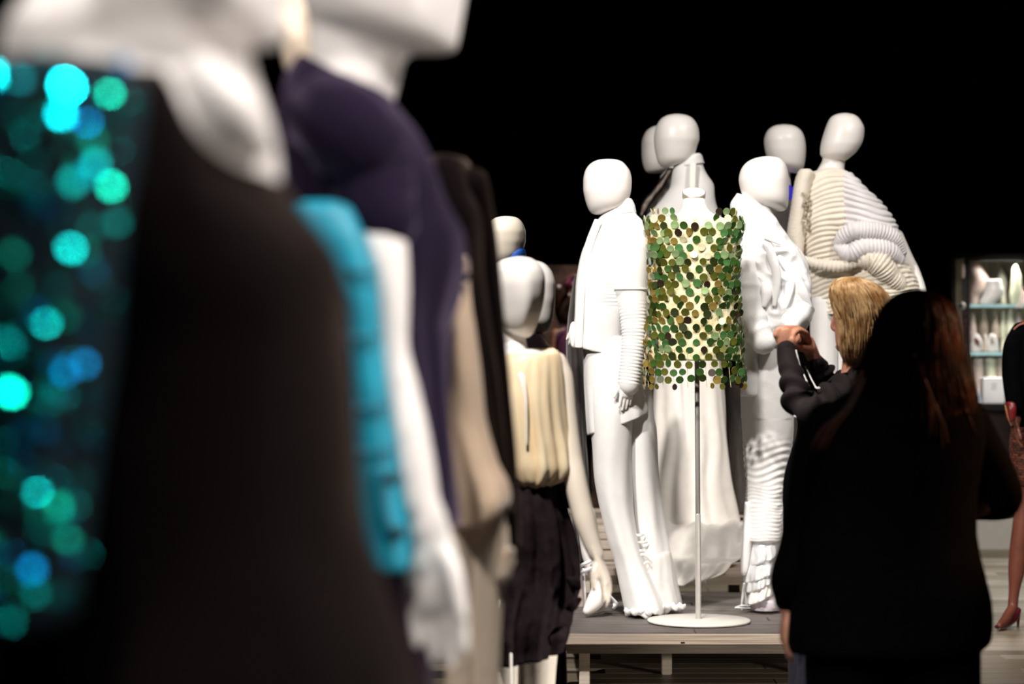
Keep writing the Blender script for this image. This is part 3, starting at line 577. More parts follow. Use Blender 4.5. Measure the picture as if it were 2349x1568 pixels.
bm = B(); loft(bm, [(388, 1836, 1858, .04), (396, 1830, 1866, .05), (420, 1822, 1860, .055), (480, 1814, 1852, .06), (540, 1806, 1846, .06), (575, 1818, 1842, .05), (584, 1828, 1840, .04)], D-.075, n=40, m=60, disp=rib(.018, .0014, 1.4, 1.9, 0, 5)); finish('lapel', bm, CREAMK, bd)
bm = B()
for k in range(12): ptube(bm, [(1841+(k*7 % 9)-1, 442+k*7, -.14, 2.5), (1847+(k*5 % 7), 447+k*7, -.142, 3.2), (1850, 452+k*7, -.135, 2)], D, n=7, flat=.5, up=(0, 1, 0))
finish('frayed_trim', bm, mat('brown_gold_trim', (.10, .07, .03), .7, vscale=60, col2=(.62, .55, .42)), bd)
bm = B(); loft(bm, [(396, 1928, 1952, .05), (404, 1922, 1962, .07), (430, 1920, 1984, .10), (464, 1922, 2020, .13), (498, 1924, 2046, .145), (526, 1922, 2060, .15), (560, 1924, 2069, .15), (590, 1940, 2073, .14), (612, 1960, 2077, .12), (622, 1980, 2070, .09)], D-.03, n=150, m=190, disp=rib(.025, .0065, 1.72, 1.85, -.9, 2)); finish('shoulder_panel', bm, LAVK, G)
bm = B(); loft(bm, [(572, 1990, 2046, .09), (590, 1968, 2070, .12), (612, 1950, 2085, .135), (640, 1930, 2102, .14), (670, 1905, 2112, .14), (700, 1890, 2110, .13), (720, 1888, 2100, .12)], D-.05, n=130, m=120, disp=add(rib(.019, .0048, 1.75, 1.7, .5, 6), lambda a, v, p: .007*nz(p, 40, 3))); finish('lower_wrap', bm, YELK, G)
bm = B(); ptube(bm, [(1925, 556, -.16, 12), (1936, 542, -.18, 18), (1966, 528, -.20, 22), (2008, 530, -.19, 20), (2048, 546, -.16, 18), (2066, 580, -.12, 14)], D, n=40, seg=22, disp=lambda g, v, p: .004*math.sin(v*170+g*1.0)+.004*nz(p, 12)); finish('rolled_fold', bm, LAVK, G)
bm = B(); ptube(bm, [(1924, 566, -.16, 12), (1950, 580, -.19, 20), (1985, 566, -.20, 22), (2030, 572, -.18, 22), (2062, 596, -.13, 16)], D, n=40, seg=22, disp=lambda g, v, p: .0045*math.sin(v*140-g*1.5)+.005*nz(p, 16)); finish('rolled_fold', bm, LAVK, G)
bm = B(); ptube(bm, [(1968, 596, -.17, 14), (1990, 592, -.19, 24), (2016, 604, -.19, 28), (2040, 632, -.17, 24), (2070, 660, -.13, 18)], D, n=40, seg=20, disp=lambda g, v, p: .006*nz(p, 38)+.005*math.sin(v*120)); finish('rolled_fold', bm, YELK, G)
bm = B(); ptube(bm, [(1838, 592, -.12, 6), (1870, 604, -.17, 12), (1920, 610, -.18, 13), (1966, 602, -.18, 10)], D, n=28, seg=22, disp=lambda g, v, p: .003*math.sin(v*90+g)); finish('rolled_fold', bm, CREAMK, G)
bm = B(); ptube(bm, [(2058, 540, -.0, 14), (2080, 590, -.02, 14), (2100, 630, -.04, 13), (2106, 652, -.06, 15), (2112, 668, -.08, 13)], D, n=18); finish('arm', remesh(bm, .006), SILKW, G)
for xl, xr in ((1858, 1922), (1915, 1990)):
    bm = B(); loft(bm, [(680, xl, xr, .09), (740, xl+1, xr, .10), (900, xl+2, xr-2, .10), (1150, xl+4, xr-4, .10), (1204, xl+4, xr-4, .10), (1208, xl+6, xr-6, .09)], D, n=40, m=40, disp=folds(.006, 5, xl)); finish('trouser_leg', bm, WHITE, G)

# ---------------------------------------------------------------- L: long black coat on a slim stand
D = 11.3
L = thing('coat_stand', 'slim long black coat on a beige post, left of the white jacket mannequin', 'coat', (P(1331, 0, D).x, D, .23))
bm = B(); ptube(bm, [(1332, 1388, 0, 13), (1331, 1330, 0, 12), (1326, 1240, 0, 9), (1323, 1180, 0, 8)], D, n=20, seg=8); finish('post', bm, mat('beige_post', (.48, .39, .36), .6, var=.06), L)
bm = B(); loft(bm, [(628, 1319, 1323, .02), (640, 1316, 1325, .05), (665, 1312, 1327, .09), (690, 1308, 1329, .12), (740, 1302, 1332, .15), (800, 1299, 1336, .16), (900, 1304, 1340, .17), (1000, 1306, 1344, .17), (1100, 1309, 1350, .17), (1200, 1314, 1350, .17), (1282, 1322, 1348, .16), (1286, 1324, 1346, .15)], D, n=60, m=60, disp=folds(.004, 9, 3)); finish('coat', bm, mat('black_brown_coat_cloth', (.022, .015, .015), .8, var=.3, sheen=.2), L)
# ---------------------------------------------------------------- the row on the left, out of focus
GR = 'mannequins in the blurred row'
# M1: sequinned sleeve and dark gown
D = 2.3
M1 = thing('mannequin', 'nearest white mannequin in dark gown with teal sequinned sleeve', 'mannequin', (P(330, 0, D).x, D, .23), GR)
bm = B()
ptube(bm, [(500, -260, .02, 92), (495, -60, .01, 92), (490, 60, 0, 94), (470, 130, -.01, 105)], D, n=28)
loft(bm, [(60, 380, 520, .06), (95, 160, 560, .075), (120, 30, 570, .085), (170, 40, 585, .10), (220, 120, 600, .115), (290, 250, 622, .13), (340, 330, 632, .13), (400, 330, 640, .12), (470, 330, 640, .10)], D, n=48, m=40, e=2.1)
ptube(bm, [(180, 40, -.05, 95), (100, 80, -.06, 92), (80, 200, -.06, 88)], D, n=24)
ptube(bm, [(150, 20, -.04, 95), (300, 40, -.03, 112), (430, 100, -.02, 108)], D, n=24)
ptube(bm, [(470, 180, -.10, 60), (540, 260, -.115, 58), (602, 340, -.10, 34)], D, n=20)
finish('bust', remesh(bm, .008, 6), SKIN_W, M1)
bm = B(); loft(bm, [(-395, 440, 560, .06), (-380, 390, 610, .09), (-300, 330, 660, .11), (-180, 330, 672, .115), (-60, 350, 668, .11), (40, 400, 655, .10), (80, 430, 655, .08), (94, 500, 648, .06)], D, n=40, m=30); finish('head', bm, SKIN_W, M1)
def neckl(a, v):   # dipped neckline: lower towards the chest point at the right
    c = math.cos(a); g = max(0, 1-v*9); return g*(-22+190*max(0, (c-.40)/.60)**.6)
bm = B(); loft(bm, [(205, 60, 560, .11), (220, 50, 590, .125), (290, 40, 640, .145), (400, 20, 690, .165), (500, 10, 738, .175), (600, 5, 778, .175), (700, 0, 802, .17), (790, 0, 802, .165), (900, -5, 812, .165), (1050, -10, 824, .17), (1200, -20, 836, .175), (1300, -25, 870, .18), (1568, -50, 965, .20), (2300, -80, 1080, .25), (3860, -110, 1200, .30), (3915, -100, 1190, .29)], D, n=80, m=90, disp=folds(.014, 7, 3, .25, 1), zoff=neckl); finish('gown', bm, BROWNB, M1)
SL = Surf([(136, 20, 230, .05), (150, -50, 300, .09), (200, -110, 330, .12), (330, -140, 325, .125), (500, -160, 305, .12), (800, -180, 268, .11), (1000, -190, 235, .10), (1250, -190, 205, .09), (1420, -180, 170, .08), (1430, -160, 150, .07)], D-.16)
bm = B(); loft(bm, SL, D, n=60, m=50, disp=folds(.004, 5, 2)); sv = finish('sleeve', bm, SEQB, M1)
sm = []
for k in range(4):
    bm = B(); rings = []
    for z, r in ((-.0006, .0055), (.0, .006), (.0006, .0055)): rings.append([bm.verts.new((r*math.cos(2*PI*j/12), z, r*math.sin(2*PI*j/12))) for j in range(12)])
    grid_faces(bm, rings); bmesh.ops.recalc_face_normals(bm, faces=bm.faces)
    me = bpy.data.meshes.new('sequin'); bm.to_mesh(me); bm.free(); me.materials.append(SEQ[k]); sm.append(me)
LAMP = Vector((1.3, 1.8, 4.6)); EYE = Vector((0, 0, CH)); rg = random.Random(5)
def vfor(S, py):
    lo_, hi_ = 0., 1.
    for _ in range(24):
        mid = (lo_+hi_)/2
        if S.f[0](mid) < py: lo_ = mid
        else: hi_ = mid
    return lo_
def sequin(px, py, face, k, s=1., dull=0.):
    v = vfor(SL, py); xl, xr = SL.f[1](v), SL.f[2](v); c = max(-.98, min(.98, (px-(xl+xr)/2)/((xr-xl)/2))); a = math.acos(c)
    p = SL(a, v, .006); n = Vector((c*.9, -math.sin(a), .1)).normalized()
    if face is not None:
        h = ((LAMP-p).normalized()+(EYE-p).normalized()).normalized(); n = (h+Vector((rg.gauss(0, face), rg.gauss(0, face), rg.gauss(0, face)))).normalized()
    else: n = (n+Vector((rg.gauss(0, .2), rg.gauss(0, .2), rg.gauss(-.22, .18)))).normalized()
    o = bpy.data.objects.new('sequin', sm[k]); COL.objects.link(o); o.parent = sv
    o.matrix_local = Matrix.Translation(p-M1.location) @ n.to_track_quat('-Y', 'Z').to_matrix().to_4x4() @ Matrix.Scale(s, 4)
# the sequins that catch the lamp, then the rest of the cloth
for px, py, t, k, s in [(60, 205, .02, 1, 1), (112, 215, .06, 1, .8), (200, 228, .0, 1, 1.3), (275, 235, .2, 3, .6), (190, 290, .06, 1, .8), (235, 300, .12, 2, .7), (25, 390, .06, 0, 1), (272, 438, .12, 3, .8), (95, 590, .12, 3, .9), (200, 578, .11, 0, .8), (5, 575, .06, 0, .9), (178, 662, .18, 0, .7), (80, 780, .06, 0, 1), (80, 805, .1, 0, .8), (80, 890, .05, 3, 1), (20, 985, .12, 3, 1), (65, 1065, .13, 3, .9), (158, 1182, .16, 3, .7), (20, 1340, .22, 2, .8), (120, 1110, .22, 0, .7), (165, 885, .22, 2, .7), (150, 740, .2, 0, .7), (30, 1230, .22, 0, .7), (105, 985, .2, 2, .7), (30, 300, .2, 2, .8), (40, 700, .18, 0, .8)]:
    sequin(px, py, t, k, s)
for i in range(230):
    py = rg.uniform(160, 1400); v = vfor(SL, py); sequin(rg.uniform(max(-10, SL.f[1](v)), SL.f[2](v)-6), py, None, rg.choice([0, 0, 2, 3]), rg.uniform(.7, 1))

# M2: navy jersey, turquoise panelled vest
D = 3.6
M2 = thing('mannequin', 'white mannequin in navy jersey with turquoise panelled vest, chin towards the right', 'mannequin', (P(830, 0, D).x, D, .23), GR)
bm = B()
loft(bm, [(-330, 840, 920, .06), (-310, 760, 990, .09), (-240, 700, 1050, .11), (-120, 680, 1085, .115), (-20, 690, 1072, .11), (50, 715, 1060, .10), (95, 790, 1052, .08), (117, 900, 1045, .05), (122, 950, 1035, .03)], D, n=40, m=30)
ptube(bm, [(830, -40, .02, 120), (825, 70, .01, 116), (818, 160, .0, 104), (808, 240, .0, 92)], D, n=28)
loft(bm, [(150, 715, 925, .06), (200, 700, 905, .07), (240, 720, 880, .07), (280, 730, 870, .07)], D, n=30, m=14)
finish('head', remesh(bm, .009, 5), SKIN_W, M2)
bm = B(); loft(bm, [(-30, 400, 720, .05), (20, 420, 740, .06), (60, 560, 720, .07), (100, 640, 715, .07), (150, 650, 712, .06), (185, 668, 705, .05)], D+.45, n=30, m=20); 
M2b = thing('mannequin', 'pale mannequin whose jaw shows between the two nearest ones', 'mannequin', (P(640, 0, D+.45).x, D+.45, .23), GR); finish('head', bm, SKIN_B, M2b)
bm = B(); loft(bm, [(180, 650, 720, .05), (220, 635, 800, .08), (420, 640, 860, .09), (900, 660, 840, .09), (1500, 680, 820, .09), (2400, 690, 810, .09), (2542, 690, 810, .08)], D+.45, n=30, m=24); finish('tunic', bm, BLACK, M2b)
def n2(a, v):
    g = max(0, 1-v*7); return g*(45*math.cos(a))
bm = B(); loft(bm, [(168, 690, 850, .06), (176, 676, 885, .075), (215, 650, 906, .10), (262, 634, 930, .115), (330, 618, 972, .13), (400, 640, 1005, .14), (465, 655, 1028, .145), (540, 680, 1060, .145), (600, 700, 1064, .14), (680, 740, 1050, .135), (760, 790, 1026, .13), (900, 820, 1025, .13), (1000, 850, 1032, .13), (1100, 880, 1042, .135), (1196, 900, 1048, .135), (1206, 905, 1044, .13)], D, n=90, m=110, disp=add(folds(.006, 4, 2, .25, .5), lambda a, v, p: .012*(ridg((p.x*.6+p.z*.7, p.y, p.z*.5), 7, 4)-.5)*max(0, 1-abs(v-.22)*4)), zoff=n2); finish('jersey', bm, NAVY, M2)
bm = B(); ptube(bm, [(735, 255, -.02, 88), (795, 300, -.15, 98), (848, 385, -.12, 94), (866, 472, -.145, 74), (886, 514, -.155, 64)], D, n=36, seg=10, disp=lambda g, v, p: .014*(ridg((p.x+p.z*.6, p.y, p.z), 9, 3)-.5)); finish('sleeve', bm, NAVY, M2)
bm = B(); ptube(bm, [(866, 480, -.13, 48), (870, 515, -.15, 56), (874, 560, -.16, 58), (890, 660, -.17, 48), (898, 800, -.175, 39), (915, 900, -.18, 46), (935, 1000, -.19, 48), (958, 1120, -.20, 45), (972, 1210, -.205, 38)], D, n=24, seg=8)
hand(bm, P(976, 1200, D-.205), (.14, -.03, -1), (.9, -.4, .1), (-.4, -.9, .1), .21, .12, .10, .25); finish('arm', remesh(bm, .006, 4), SKIN_W, M2)
bm = B(); loft(bm, [(462, 690, 770, .03), (474, 668, 800, .045), (500, 672, 815, .05), (560, 705, 842, .055), (640, 755, 868, .055), (720, 796, 874, .055), (800, 800, 882, .055), (900, 806, 896, .055), (1000, 812, 908, .055), (1100, 822, 920, .055), (1200, 834, 934, .055), (1294, 846, 944, .055), (1304, 850, 940, .05)], D-.20, n=48, m=70, e=2.6, disp=lambda a, v, p: .004*nz(p, 9)); vt = finish('vest', bm, TURQ, M2)
def studd(pts, r, m_, nm):
    bm = B(); ptube(bm, [(x, y, d, r) for x, y, d in pts], D, n=10, flat=.5, up=(0, 1, 0)); finish(nm, bm, m_, vt)
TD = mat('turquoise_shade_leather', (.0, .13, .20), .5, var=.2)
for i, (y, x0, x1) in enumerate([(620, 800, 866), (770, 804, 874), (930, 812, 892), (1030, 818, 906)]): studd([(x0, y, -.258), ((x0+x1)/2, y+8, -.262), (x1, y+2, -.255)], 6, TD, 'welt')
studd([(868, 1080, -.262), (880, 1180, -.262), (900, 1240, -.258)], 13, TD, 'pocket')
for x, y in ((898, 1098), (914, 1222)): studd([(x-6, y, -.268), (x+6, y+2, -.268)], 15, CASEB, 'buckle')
bm = B(); loft(bm, [(1170, 890, 1030, .10), (1230, 876, 1010, .11), (1400, 872, 1000, .11), (1568, 868, 996, .11), (2200, 860, 1000, .12), (2700, 856, 1004, .12), (2706, 860, 1000, .11)], D, n=60, m=50, disp=folds(.008, 7, 2)); finish('skirt', bm, mat('dark_violet_cloth', (.010, .003, .013), .85, var=.2, spec=.05, sheen=.1), M2)
leg_pair(M2, D, (900, 960), 2300, 60, .23, SKIN_W, (1, -.2))

# M3: black jacket over tan tunic
D = 4.6
M3 = thing('mannequin', 'beige mannequin in tan suede tunic under an open black jacket', 'mannequin', (P(1070, 0, D).x, D, .23), GR)
bm = B(); loft(bm, [(356, 995, 1030, .05), (362, 985, 1064, .08), (385, 975, 1084, .10), (440, 975, 1102, .115), (500, 985, 1122, .12), (600, 1010, 1122, .12), (700, 1020, 1134, .12), (850, 1040, 1150, .125), (1000, 1050, 1160, .13), (1100, 1060, 1172, .13), (1160, 1070, 1180, .13), (1175, 1080, 1176, .12)], D+.06, n=60, m=60, disp=folds(.006, 5, 6)); finish('jacket', bm, BROWNB, M3)
bm = B(); ptube(bm, [(1085, 420, -.0, 36), (1104, 540, .02, 36), (1120, 700, .02, 35), (1140, 900, .02, 33), (1158, 1100, .02, 31), (1160, 1240, .02, 32)], D, n=24, seg=8); finish('sleeve', bm, BROWNB, M3)
bm = B(); loft(bm, [(584, 1060, 1072, .02), (600, 1052, 1078, .035), (640, 1044, 1078, .05), (690, 1030, 1082, .075), (760, 1012, 1092, .09), (850, 1003, 1104, .10), (950, 1002, 1114, .105), (1050, 1018, 1140, .12), (1120, 1034, 1168, .135), (1150, 1042, 1172, .14), (1180, 1048, 1164, .14), (1192, 1050, 1150, .13)], D-.07, n=60, m=60, disp=folds(.005, 4, 9, .3, 1), zoff=lambda a, v: -math.cos(a)*16*max(0, v-.8)/.2); tn = finish('tunic', bm, TAN, M3)
bm = B(); ptube(bm, [(1048, 634, -.13, 8), (1062, 638, -.14, 9), (1076, 634, -.13, 8)], D, n=10); finish('clasp', bm, BROWNB, tn)
bm = B(); ptube(bm, [(1142, 1200, -.0, 24), (1145, 1260, -.02, 24), (1138, 1310, -.05, 30)], D, n=20); hand(bm, P(1150, 1290, D-.04), (-.75, -.1, -.5), (.4, -.1, 1), (-.2, -1, 0), .15, .5); ptube(bm, [(1120, 1330, -.06, 26), (1150, 1320, -.06, 22), (1164, 1290, -.06, 14), (1172, 1262, -.06, 11)], D, n=14); finish('hand', remesh(bm, .005, 4), SKIN_B, M3)
leg_pair(M3, D-.05, (1058, 1110), 1170, 52, .23, SKIN_B, (1, -.2))

# M4: cream sleeveless blouse
D = 7.2
M4 = thing('mannequin', 'white mannequin in cream sleeveless blouse and dark balloon skirt, arm hanging', 'mannequin', (P(1225, 0, D).x, D, 0), GR)
def noseM4(a, v, p): return .012*math.exp(-((a-1.33)/.30)**2)*math.sin(PI*min(1, max(0, (v-.25)/.72)))
head(M4, [(588, 1184, 1200), (591, 1166, 1216), (597, 1149, 1228), (608, 1136, 1239), (622, 1129, 1247), (645, 1128, 1251), (672, 1132, 1250), (702, 1138, 1245), (730, 1144, 1237), (752, 1154, 1229), (765, 1170, 1222), (772, 1188, 1216), (774.5, 1196, 1210)], D, disp=noseM4, k=1.05, neck=[(1176, 740, .01, 30), (1181, 785, .01, 27), (1183, 812, .0, 32), (1186, 838, 0, 50)])
bm = B(); loft(bm, [(800, 1150, 1225, .05), (810, 1130, 1255, .07), (826, 1115, 1276, .08), (846, 1112, 1284, .09), (862, 1115, 1280, .09)], D+.005, n=40, m=16); finish('chest', bm, SKIN_W, M4)
bm = B(); loft(bm, [(798, 1225, 1270, .045), (804, 1170, 1280, .07), (815, 1145, 1288, .085), (835, 1130, 1294, .095), (870, 1122, 1298, .105), (920, 1118, 1300, .115), (980, 1118, 1306, .12), (1030, 1124, 1315, .125), (1068, 1134, 1318, .13), (1094, 1148, 1304, .125), (1108, 1170, 1278, .115), (1116, 1190, 1252, .09), (1118, 1205, 1240, .06)], D-.01, n=110, m=90, disp=add(folds(.0042, 9, 2.5, .1, .5), folds(.002, 19, 1, .2, .7), lambda a, v, p: .005*nz((p.x, p.y, p.z*.4), 9)), zoff=lambda a, v: max(0, math.sin(a))*38*max(0, 1-v*8)); bl = finish('blouse', bm, CREAMS, M4)
bm = B(); ptube(bm, [(1192, 846, -.10, 10), (1200, 880, -.122, 8), (1206, 930, -.135, 5), (1208, 1020, -.142, 3)], D, n=10, flat=.35, up=(0, 1, 0)); finish('placket', bm, mat('pale_cream_satin', (.80, .72, .60), .5), bl)
bm = B(); ptube(bm, [(1276, 832, .0, 26), (1290, 870, -.01, 26), (1300, 960, -.03, 25), (1312, 1050, -.05, 25), (1322, 1110, -.07, 26), (1338, 1180, -.09, 26), (1356, 1240, -.11, 21), (1368, 1272, -.12, 18)], D, n=24, seg=8)
hand(bm, P(1368, 1268, D-.12), (.32, -.12, -1), (-.35, -.9, .0), (-.95, .25, -.2), .165, .30, .35); finish('arm', remesh(bm, .0045, 3), SKIN_B if 0 else mat('mannequin_ivory', (.76, .68, .58), .4, var=.02), M4)
def bal(a, v): return -17*math.cos(a)*max(0, v-.5)/.5
bm = B(); loft(bm, [(1090, 1150, 1282, .10), (1106, 1144, 1284, .11), (1150, 1140, 1292, .12), (1195, 1136, 1303, .13), (1260, 1128, 1314, .135), (1341, 1117, 1324, .14), (1400, 1110, 1310, .15), (1450, 1106, 1300, .155), (1492, 1110, 1292, .15), (1504, 1114, 1288, .15), (1508, 1118, 1284, .145)], D, n=110, m=80, disp=add(folds(.012, 8, 5, .0, .4), crumple(.008, 8, 3)), zoff=bal); sk = finish('skirt', bm, CHAR, M4)
bm = B(); ptube(bm, [(1294, 1410, -.06, 10), (1316, 1385, -.1, 13), (1332, 1372, -.1, 5)], D, n=12, flat=.4, up=(0, 1, .3)); ptube(bm, [(1300, 1330, -.06, 10), (1318, 1338, -.1, 16), (1330, 1350, -.1, 6)], D, n=12, flat=.4, up=(0, 1, .3)); ptube(bm, [(1262, 1470, -.12, 12), (1285, 1462, -.12, 14), (1298, 1440, -.1, 6)], D, n=12, flat=.4, up=(0, 1, .3)); finish('sash_ends', bm, CHAR, sk)
leg_pair(M4, D-.03, (1160, 1236), 1400, 52, 0, SKIN_W if 0 else MATS['mannequin_ivory'], (1, -.4))
bm = B(); tube(bm, [P(1172, 1500, D-.16), Vector((P(1172, 0, D-.16).x, D-.16, .012))], .004, n=10); finish('support_rod', bm, METW, M4)
bm = B(); c = Vector((P(1172, 0, D-.16).x, D-.16, .004)); lathe(bm, c, [(.16, -.004), (.16, .003), (.01, .006)]); finish('support_base', bm, METW, M4)

# M5: head just behind M4, dark high neck
D = 7.75
M5 = thing('mannequin', 'white mannequin head peeping out close behind the cream-bloused one', 'mannequin', (P(1225, 0, D).x, D, 0), GR)
head(M5, [(597, 1212, 1228), (601, 1197, 1243), (611, 1184, 1257), (628, 1176, 1268), (652, 1174, 1274), (680, 1176, 1274), (708, 1182, 1271), (732, 1192, 1268), (750, 1210, 1263), (760, 1228, 1257), (763, 1238, 1250)], D, neck=[(1222, 740, .01, 22), (1222, 800, .01, 24)])
bm = B(); loft(bm, [(766, 1196, 1246, .05), (790, 1190, 1258, .065), (812, 1160, 1282, .085), (860, 1150, 1290, .10), (1000, 1160, 1286, .11), (1250, 1150, 1290, .13), (1640, 1140, 1300, .14), (1650, 1145, 1295, .13)], D, n=48, m=40, disp=folds(.004, 6, 2)); finish('dress', bm, BROWNB, M5)
leg_pair(M5, D, (1195, 1255), 1600, 36, 0, SKIN_W)
# M6: farther head with blue collar
D = 8.6
M6 = thing('mannequin', 'ivory mannequin with a bright blue collar, highest head behind the blouse', 'mannequin', (P(1165, 0, D).x, D, 0), GR)
head(M6, [(495.5, 1154, 1168), (498, 1140, 1183), (505, 1128, 1194), (518, 1119, 1202), (534, 1116, 1206), (550, 1117, 1206), (566, 1119, 1203), (582, 1122, 1199), (596, 1126, 1190), (606, 1131, 1176), (611, 1137, 1162)], D, mat('mannequin_cream', (.78, .71, .60), .4, var=.02), neck=[(1175, 575, .01, 21), (1178, 620, .01, 22)])
bm = B(); loft(bm, [(572, 1168, 1203, .05), (578, 1160, 1206, .06), (600, 1154, 1208, .065), (622, 1150, 1210, .07)], D, n=36, m=12, zoff=lambda a, v: -4*math.cos(a)); finish('collar', bm, BLUEM, M6)
bm = B(); loft(bm, [(612, 1154, 1208, .06), (640, 1120, 1226, .09), (700, 1110, 1236, .11), (900, 1115, 1230, .11), (1200, 1110, 1235, .12), (1500, 1110, 1235, .12), (1510, 1115, 1230, .11)], D, n=40, m=40); finish('coat', bm, BROWNB, M6)
leg_pair(M6, D, (1145, 1200), 1480, 32, 0, SKIN_W)

# ---------------------------------------------------------------- H: the blonde visitor photographing
D = 8.0
H = thing('person', 'blonde woman in dark jacket raising both hands to photograph the clothes', 'person', (P(1935, 0, D).x, D, 0))
bm = B()
loft(bm, [(648, 1950, 1975, .03), (654, 1930, 1995, .06), (670, 1916, 2012, .078), (695, 1911, 2022, .088), (715, 1911, 2024, .088), (732, 1913, 2022, .086), (750, 1915, 2016, .082), (770, 1916, 2004, .075), (788, 1918, 1990, .066), (800, 1924, 1975, .055), (806, 1934, 1962, .04)], D, n=40, m=40)
ptube(bm, [(1920, 715, .04, 7), (1914, 735, .045, 7), (1910.5, 749, .05, 6.4), (1916, 756, .045, 6)], D, n=12)     # nose
ptube(bm, [(1917, 708, -.02, 4), (1915.5, 707, .02, 5), (1920, 708, .06, 4)], D, n=10)                               # brow
ptube(bm, [(1922, 772, .02, 4), (1920.5, 771, .045, 4.5), (1923, 772, .065, 4)], D, n=10)                               # lips
ptube(bm, [(1923, 780, .02, 4), (1921.5, 780, .045, 4.5), (1924, 780, .065, 4)], D, n=10)
ptube(bm, [(1925, 795, .03, 9), (1930, 797, .02, 12)], D, n=12)                                                  # chin
ptube(bm, [(1968, 745, -.085, 6), (1970, 757, -.088, 8), (1967, 770, -.082, 5)], D, n=10)                          # ear
ptube(bm, [(1968, 770, .0, 36), (1966, 830, .0, 34), (1962, 885, .0, 38)], D, n=20)
ptube(bm, [(1960, 905, 0, 48), (1950, 1000, 0, 75), (1945, 1200, 0, 75), (1945, 1300, 0, 80)], D, n=20, flat=.7, up=(0, 1, 0))
# forearms and upper arms inside the sleeves, continuous to the hands
ptube(bm, [(1925, 905, -.1, 20), (1862, 932, -.15, 18), (1832, 922, -.13, 18), (1818, 870, -.07, 16), (1806, 808, -.0, 18)], D, n=16)
ptube(bm, [(1965, 885, .1, 20), (1920, 888, .14, 18), (1898, 868, .14, 15), (1874, 832, .10, 15)], D, n=16)
# nearer hand: back of the palm to us, fingers bent away to the right
ptube(bm, [(1806, 812, 0, 20), (1803, 790, .0, 21), (1798, 772, .0, 22), (1796, 760, .0, 19)], D, n=16, flat=.5, up=(.25, 1, 0))
for k in range(4):
    ptube(bm, [(1781+k*9, 768-k*2, .0+k*.004, 8.5), (1786+k*9, 756-k*1.2, .0+k*.006, 8), (1806+k*8, 752+k*.6, .015+k*.008, 7.4), (1828+k*5, 756+k*1.5, .04+k*.008, 6.8), (1840+k*2, 764+k*2, .065, 5.8)], D, n=10)
ptube(bm, [(1812, 798, .0, 9), (1822, 786, -.005, 8), (1830, 776, .0, 7)], D, n=10)
# farther hand: thumb and forefinger close into a ring
ptube(bm, [(1876, 836, .10, 15), (1866, 818, .09, 17), (1857, 797, .08, 18), (1852, 778, .075, 15)], D, n=16, flat=.6, up=(.5, 1, 0))
ptube(bm, [(1853, 776, .06, 8), (1846, 763, .04, 8), (1833, 758, .02, 7.2), (1823, 763, .0, 6.6), (1818, 772, -.01, 5.5)], D, n=10)
ptube(bm, [(1856, 802, .07, 10), (1842, 799, .04, 8.5), (1829, 797, .01, 7.6), (1821, 788, -.01, 6.8), (1818, 778, -.015, 5.4)], D, n=10)
for k in range(3):
    ptube(bm, [(1853, 778+k*5, .08+k*.015, 7.5), (1842, 768+k*3, .085+k*.015, 7.2), (1832, 772+k*4, .08+k*.015, 6.6), (1832, 784+k*3, .075+k*.012, 5.6)], D, n=10)
finish('body', remesh(bm, .0042, 2), SKINP, H)
bm = B(); bmesh.ops.create_uvsphere(bm, u_segments=16, v_segments=10, radius=.0115, matrix=Matrix.Translation(P(1921, 731, D+.035))); finish('eye', bm, mat('eye_white', (.7, .68, .65), .2), H)
bm = B(); ptube(bm, [(1920, 775.5, .03, 2.2), (1918.2, 776, .045, 2.4), (1920, 776.5, .06, 2.2)], D, n=8); finish('lips', bm, LIP, H)
HS = Surf([(637, 1936, 1950, .03), (640, 1924, 1972, .06), (650, 1914, 1998, .09), (668, 1910, 2018, .105), (690, 1913, 2034, .112), (720, 1923, 2040, .112), (760, 1930, 2036, .108), (790, 1932, 2026, .10), (815, 1937, 2015, .088), (832, 1944, 2000, .07), (838, 1950, 1985, .05)], D-.012)
bm = B(); loft(bm, HS, D, n=120, m=60, disp=lambda a, v, p: .004*math.sin(a*34+4*nz(p, 14))*min(1, v*4)+.004*nz(p, 20)); hr = finish('hair', bm, HAIRB, H)
def strands(S, count, a0, a1, v0, v1, r, seed, root, m_, nm, lift=.004, curl=.1, sideways=0., n=4):
    rg = random.Random(seed); bm = B()
    for i in range(count):
        a = rg.uniform(a0, a1); s = rg.uniform(v0, v0+.25*(v1-v0)); e = rg.uniform(v1-.35*(v1-v0), v1); w = rg.uniform(-curl, curl); p1 = rg.uniform(0, 6); l = rg.uniform(.2, 1)*lift; pts = []
        for k in range(8):
            t = k/7; v = s+(e-s)*t; aa = a+w*t+.035*math.sin(t*7+p1)
            pts.append(S(aa, min(1, v), l+.004*math.sin(t*9+p1*2))+Vector((sideways*t*t, 0, 0)))
        tube(bm, pts, [r*.6, r, r, r, r, r*.9, r*.7, r*.25], n=n, seg=2, cap=False)
    o = finish(nm, bm, m_, root); return o
strands(HS, 520, .1, PI-.1, .02, 1.0, .002, 3, hr, HAIRS, 'strands', .012, .22)['kind'] = 'stuff'
bm = B()
for k in range(7): ptube(bm, [(1914+k*2, 664-k, -.06+.02*k, 4), (1922+k*4, 645-k, -.06+.02*k, 6), (1940+k*5, 640, -.06+.02*k, 6), (1962+k*6, 652, -.07+.02*k, 4)], D, n=8)
finish('quiff', bm, HAIRS, hr)
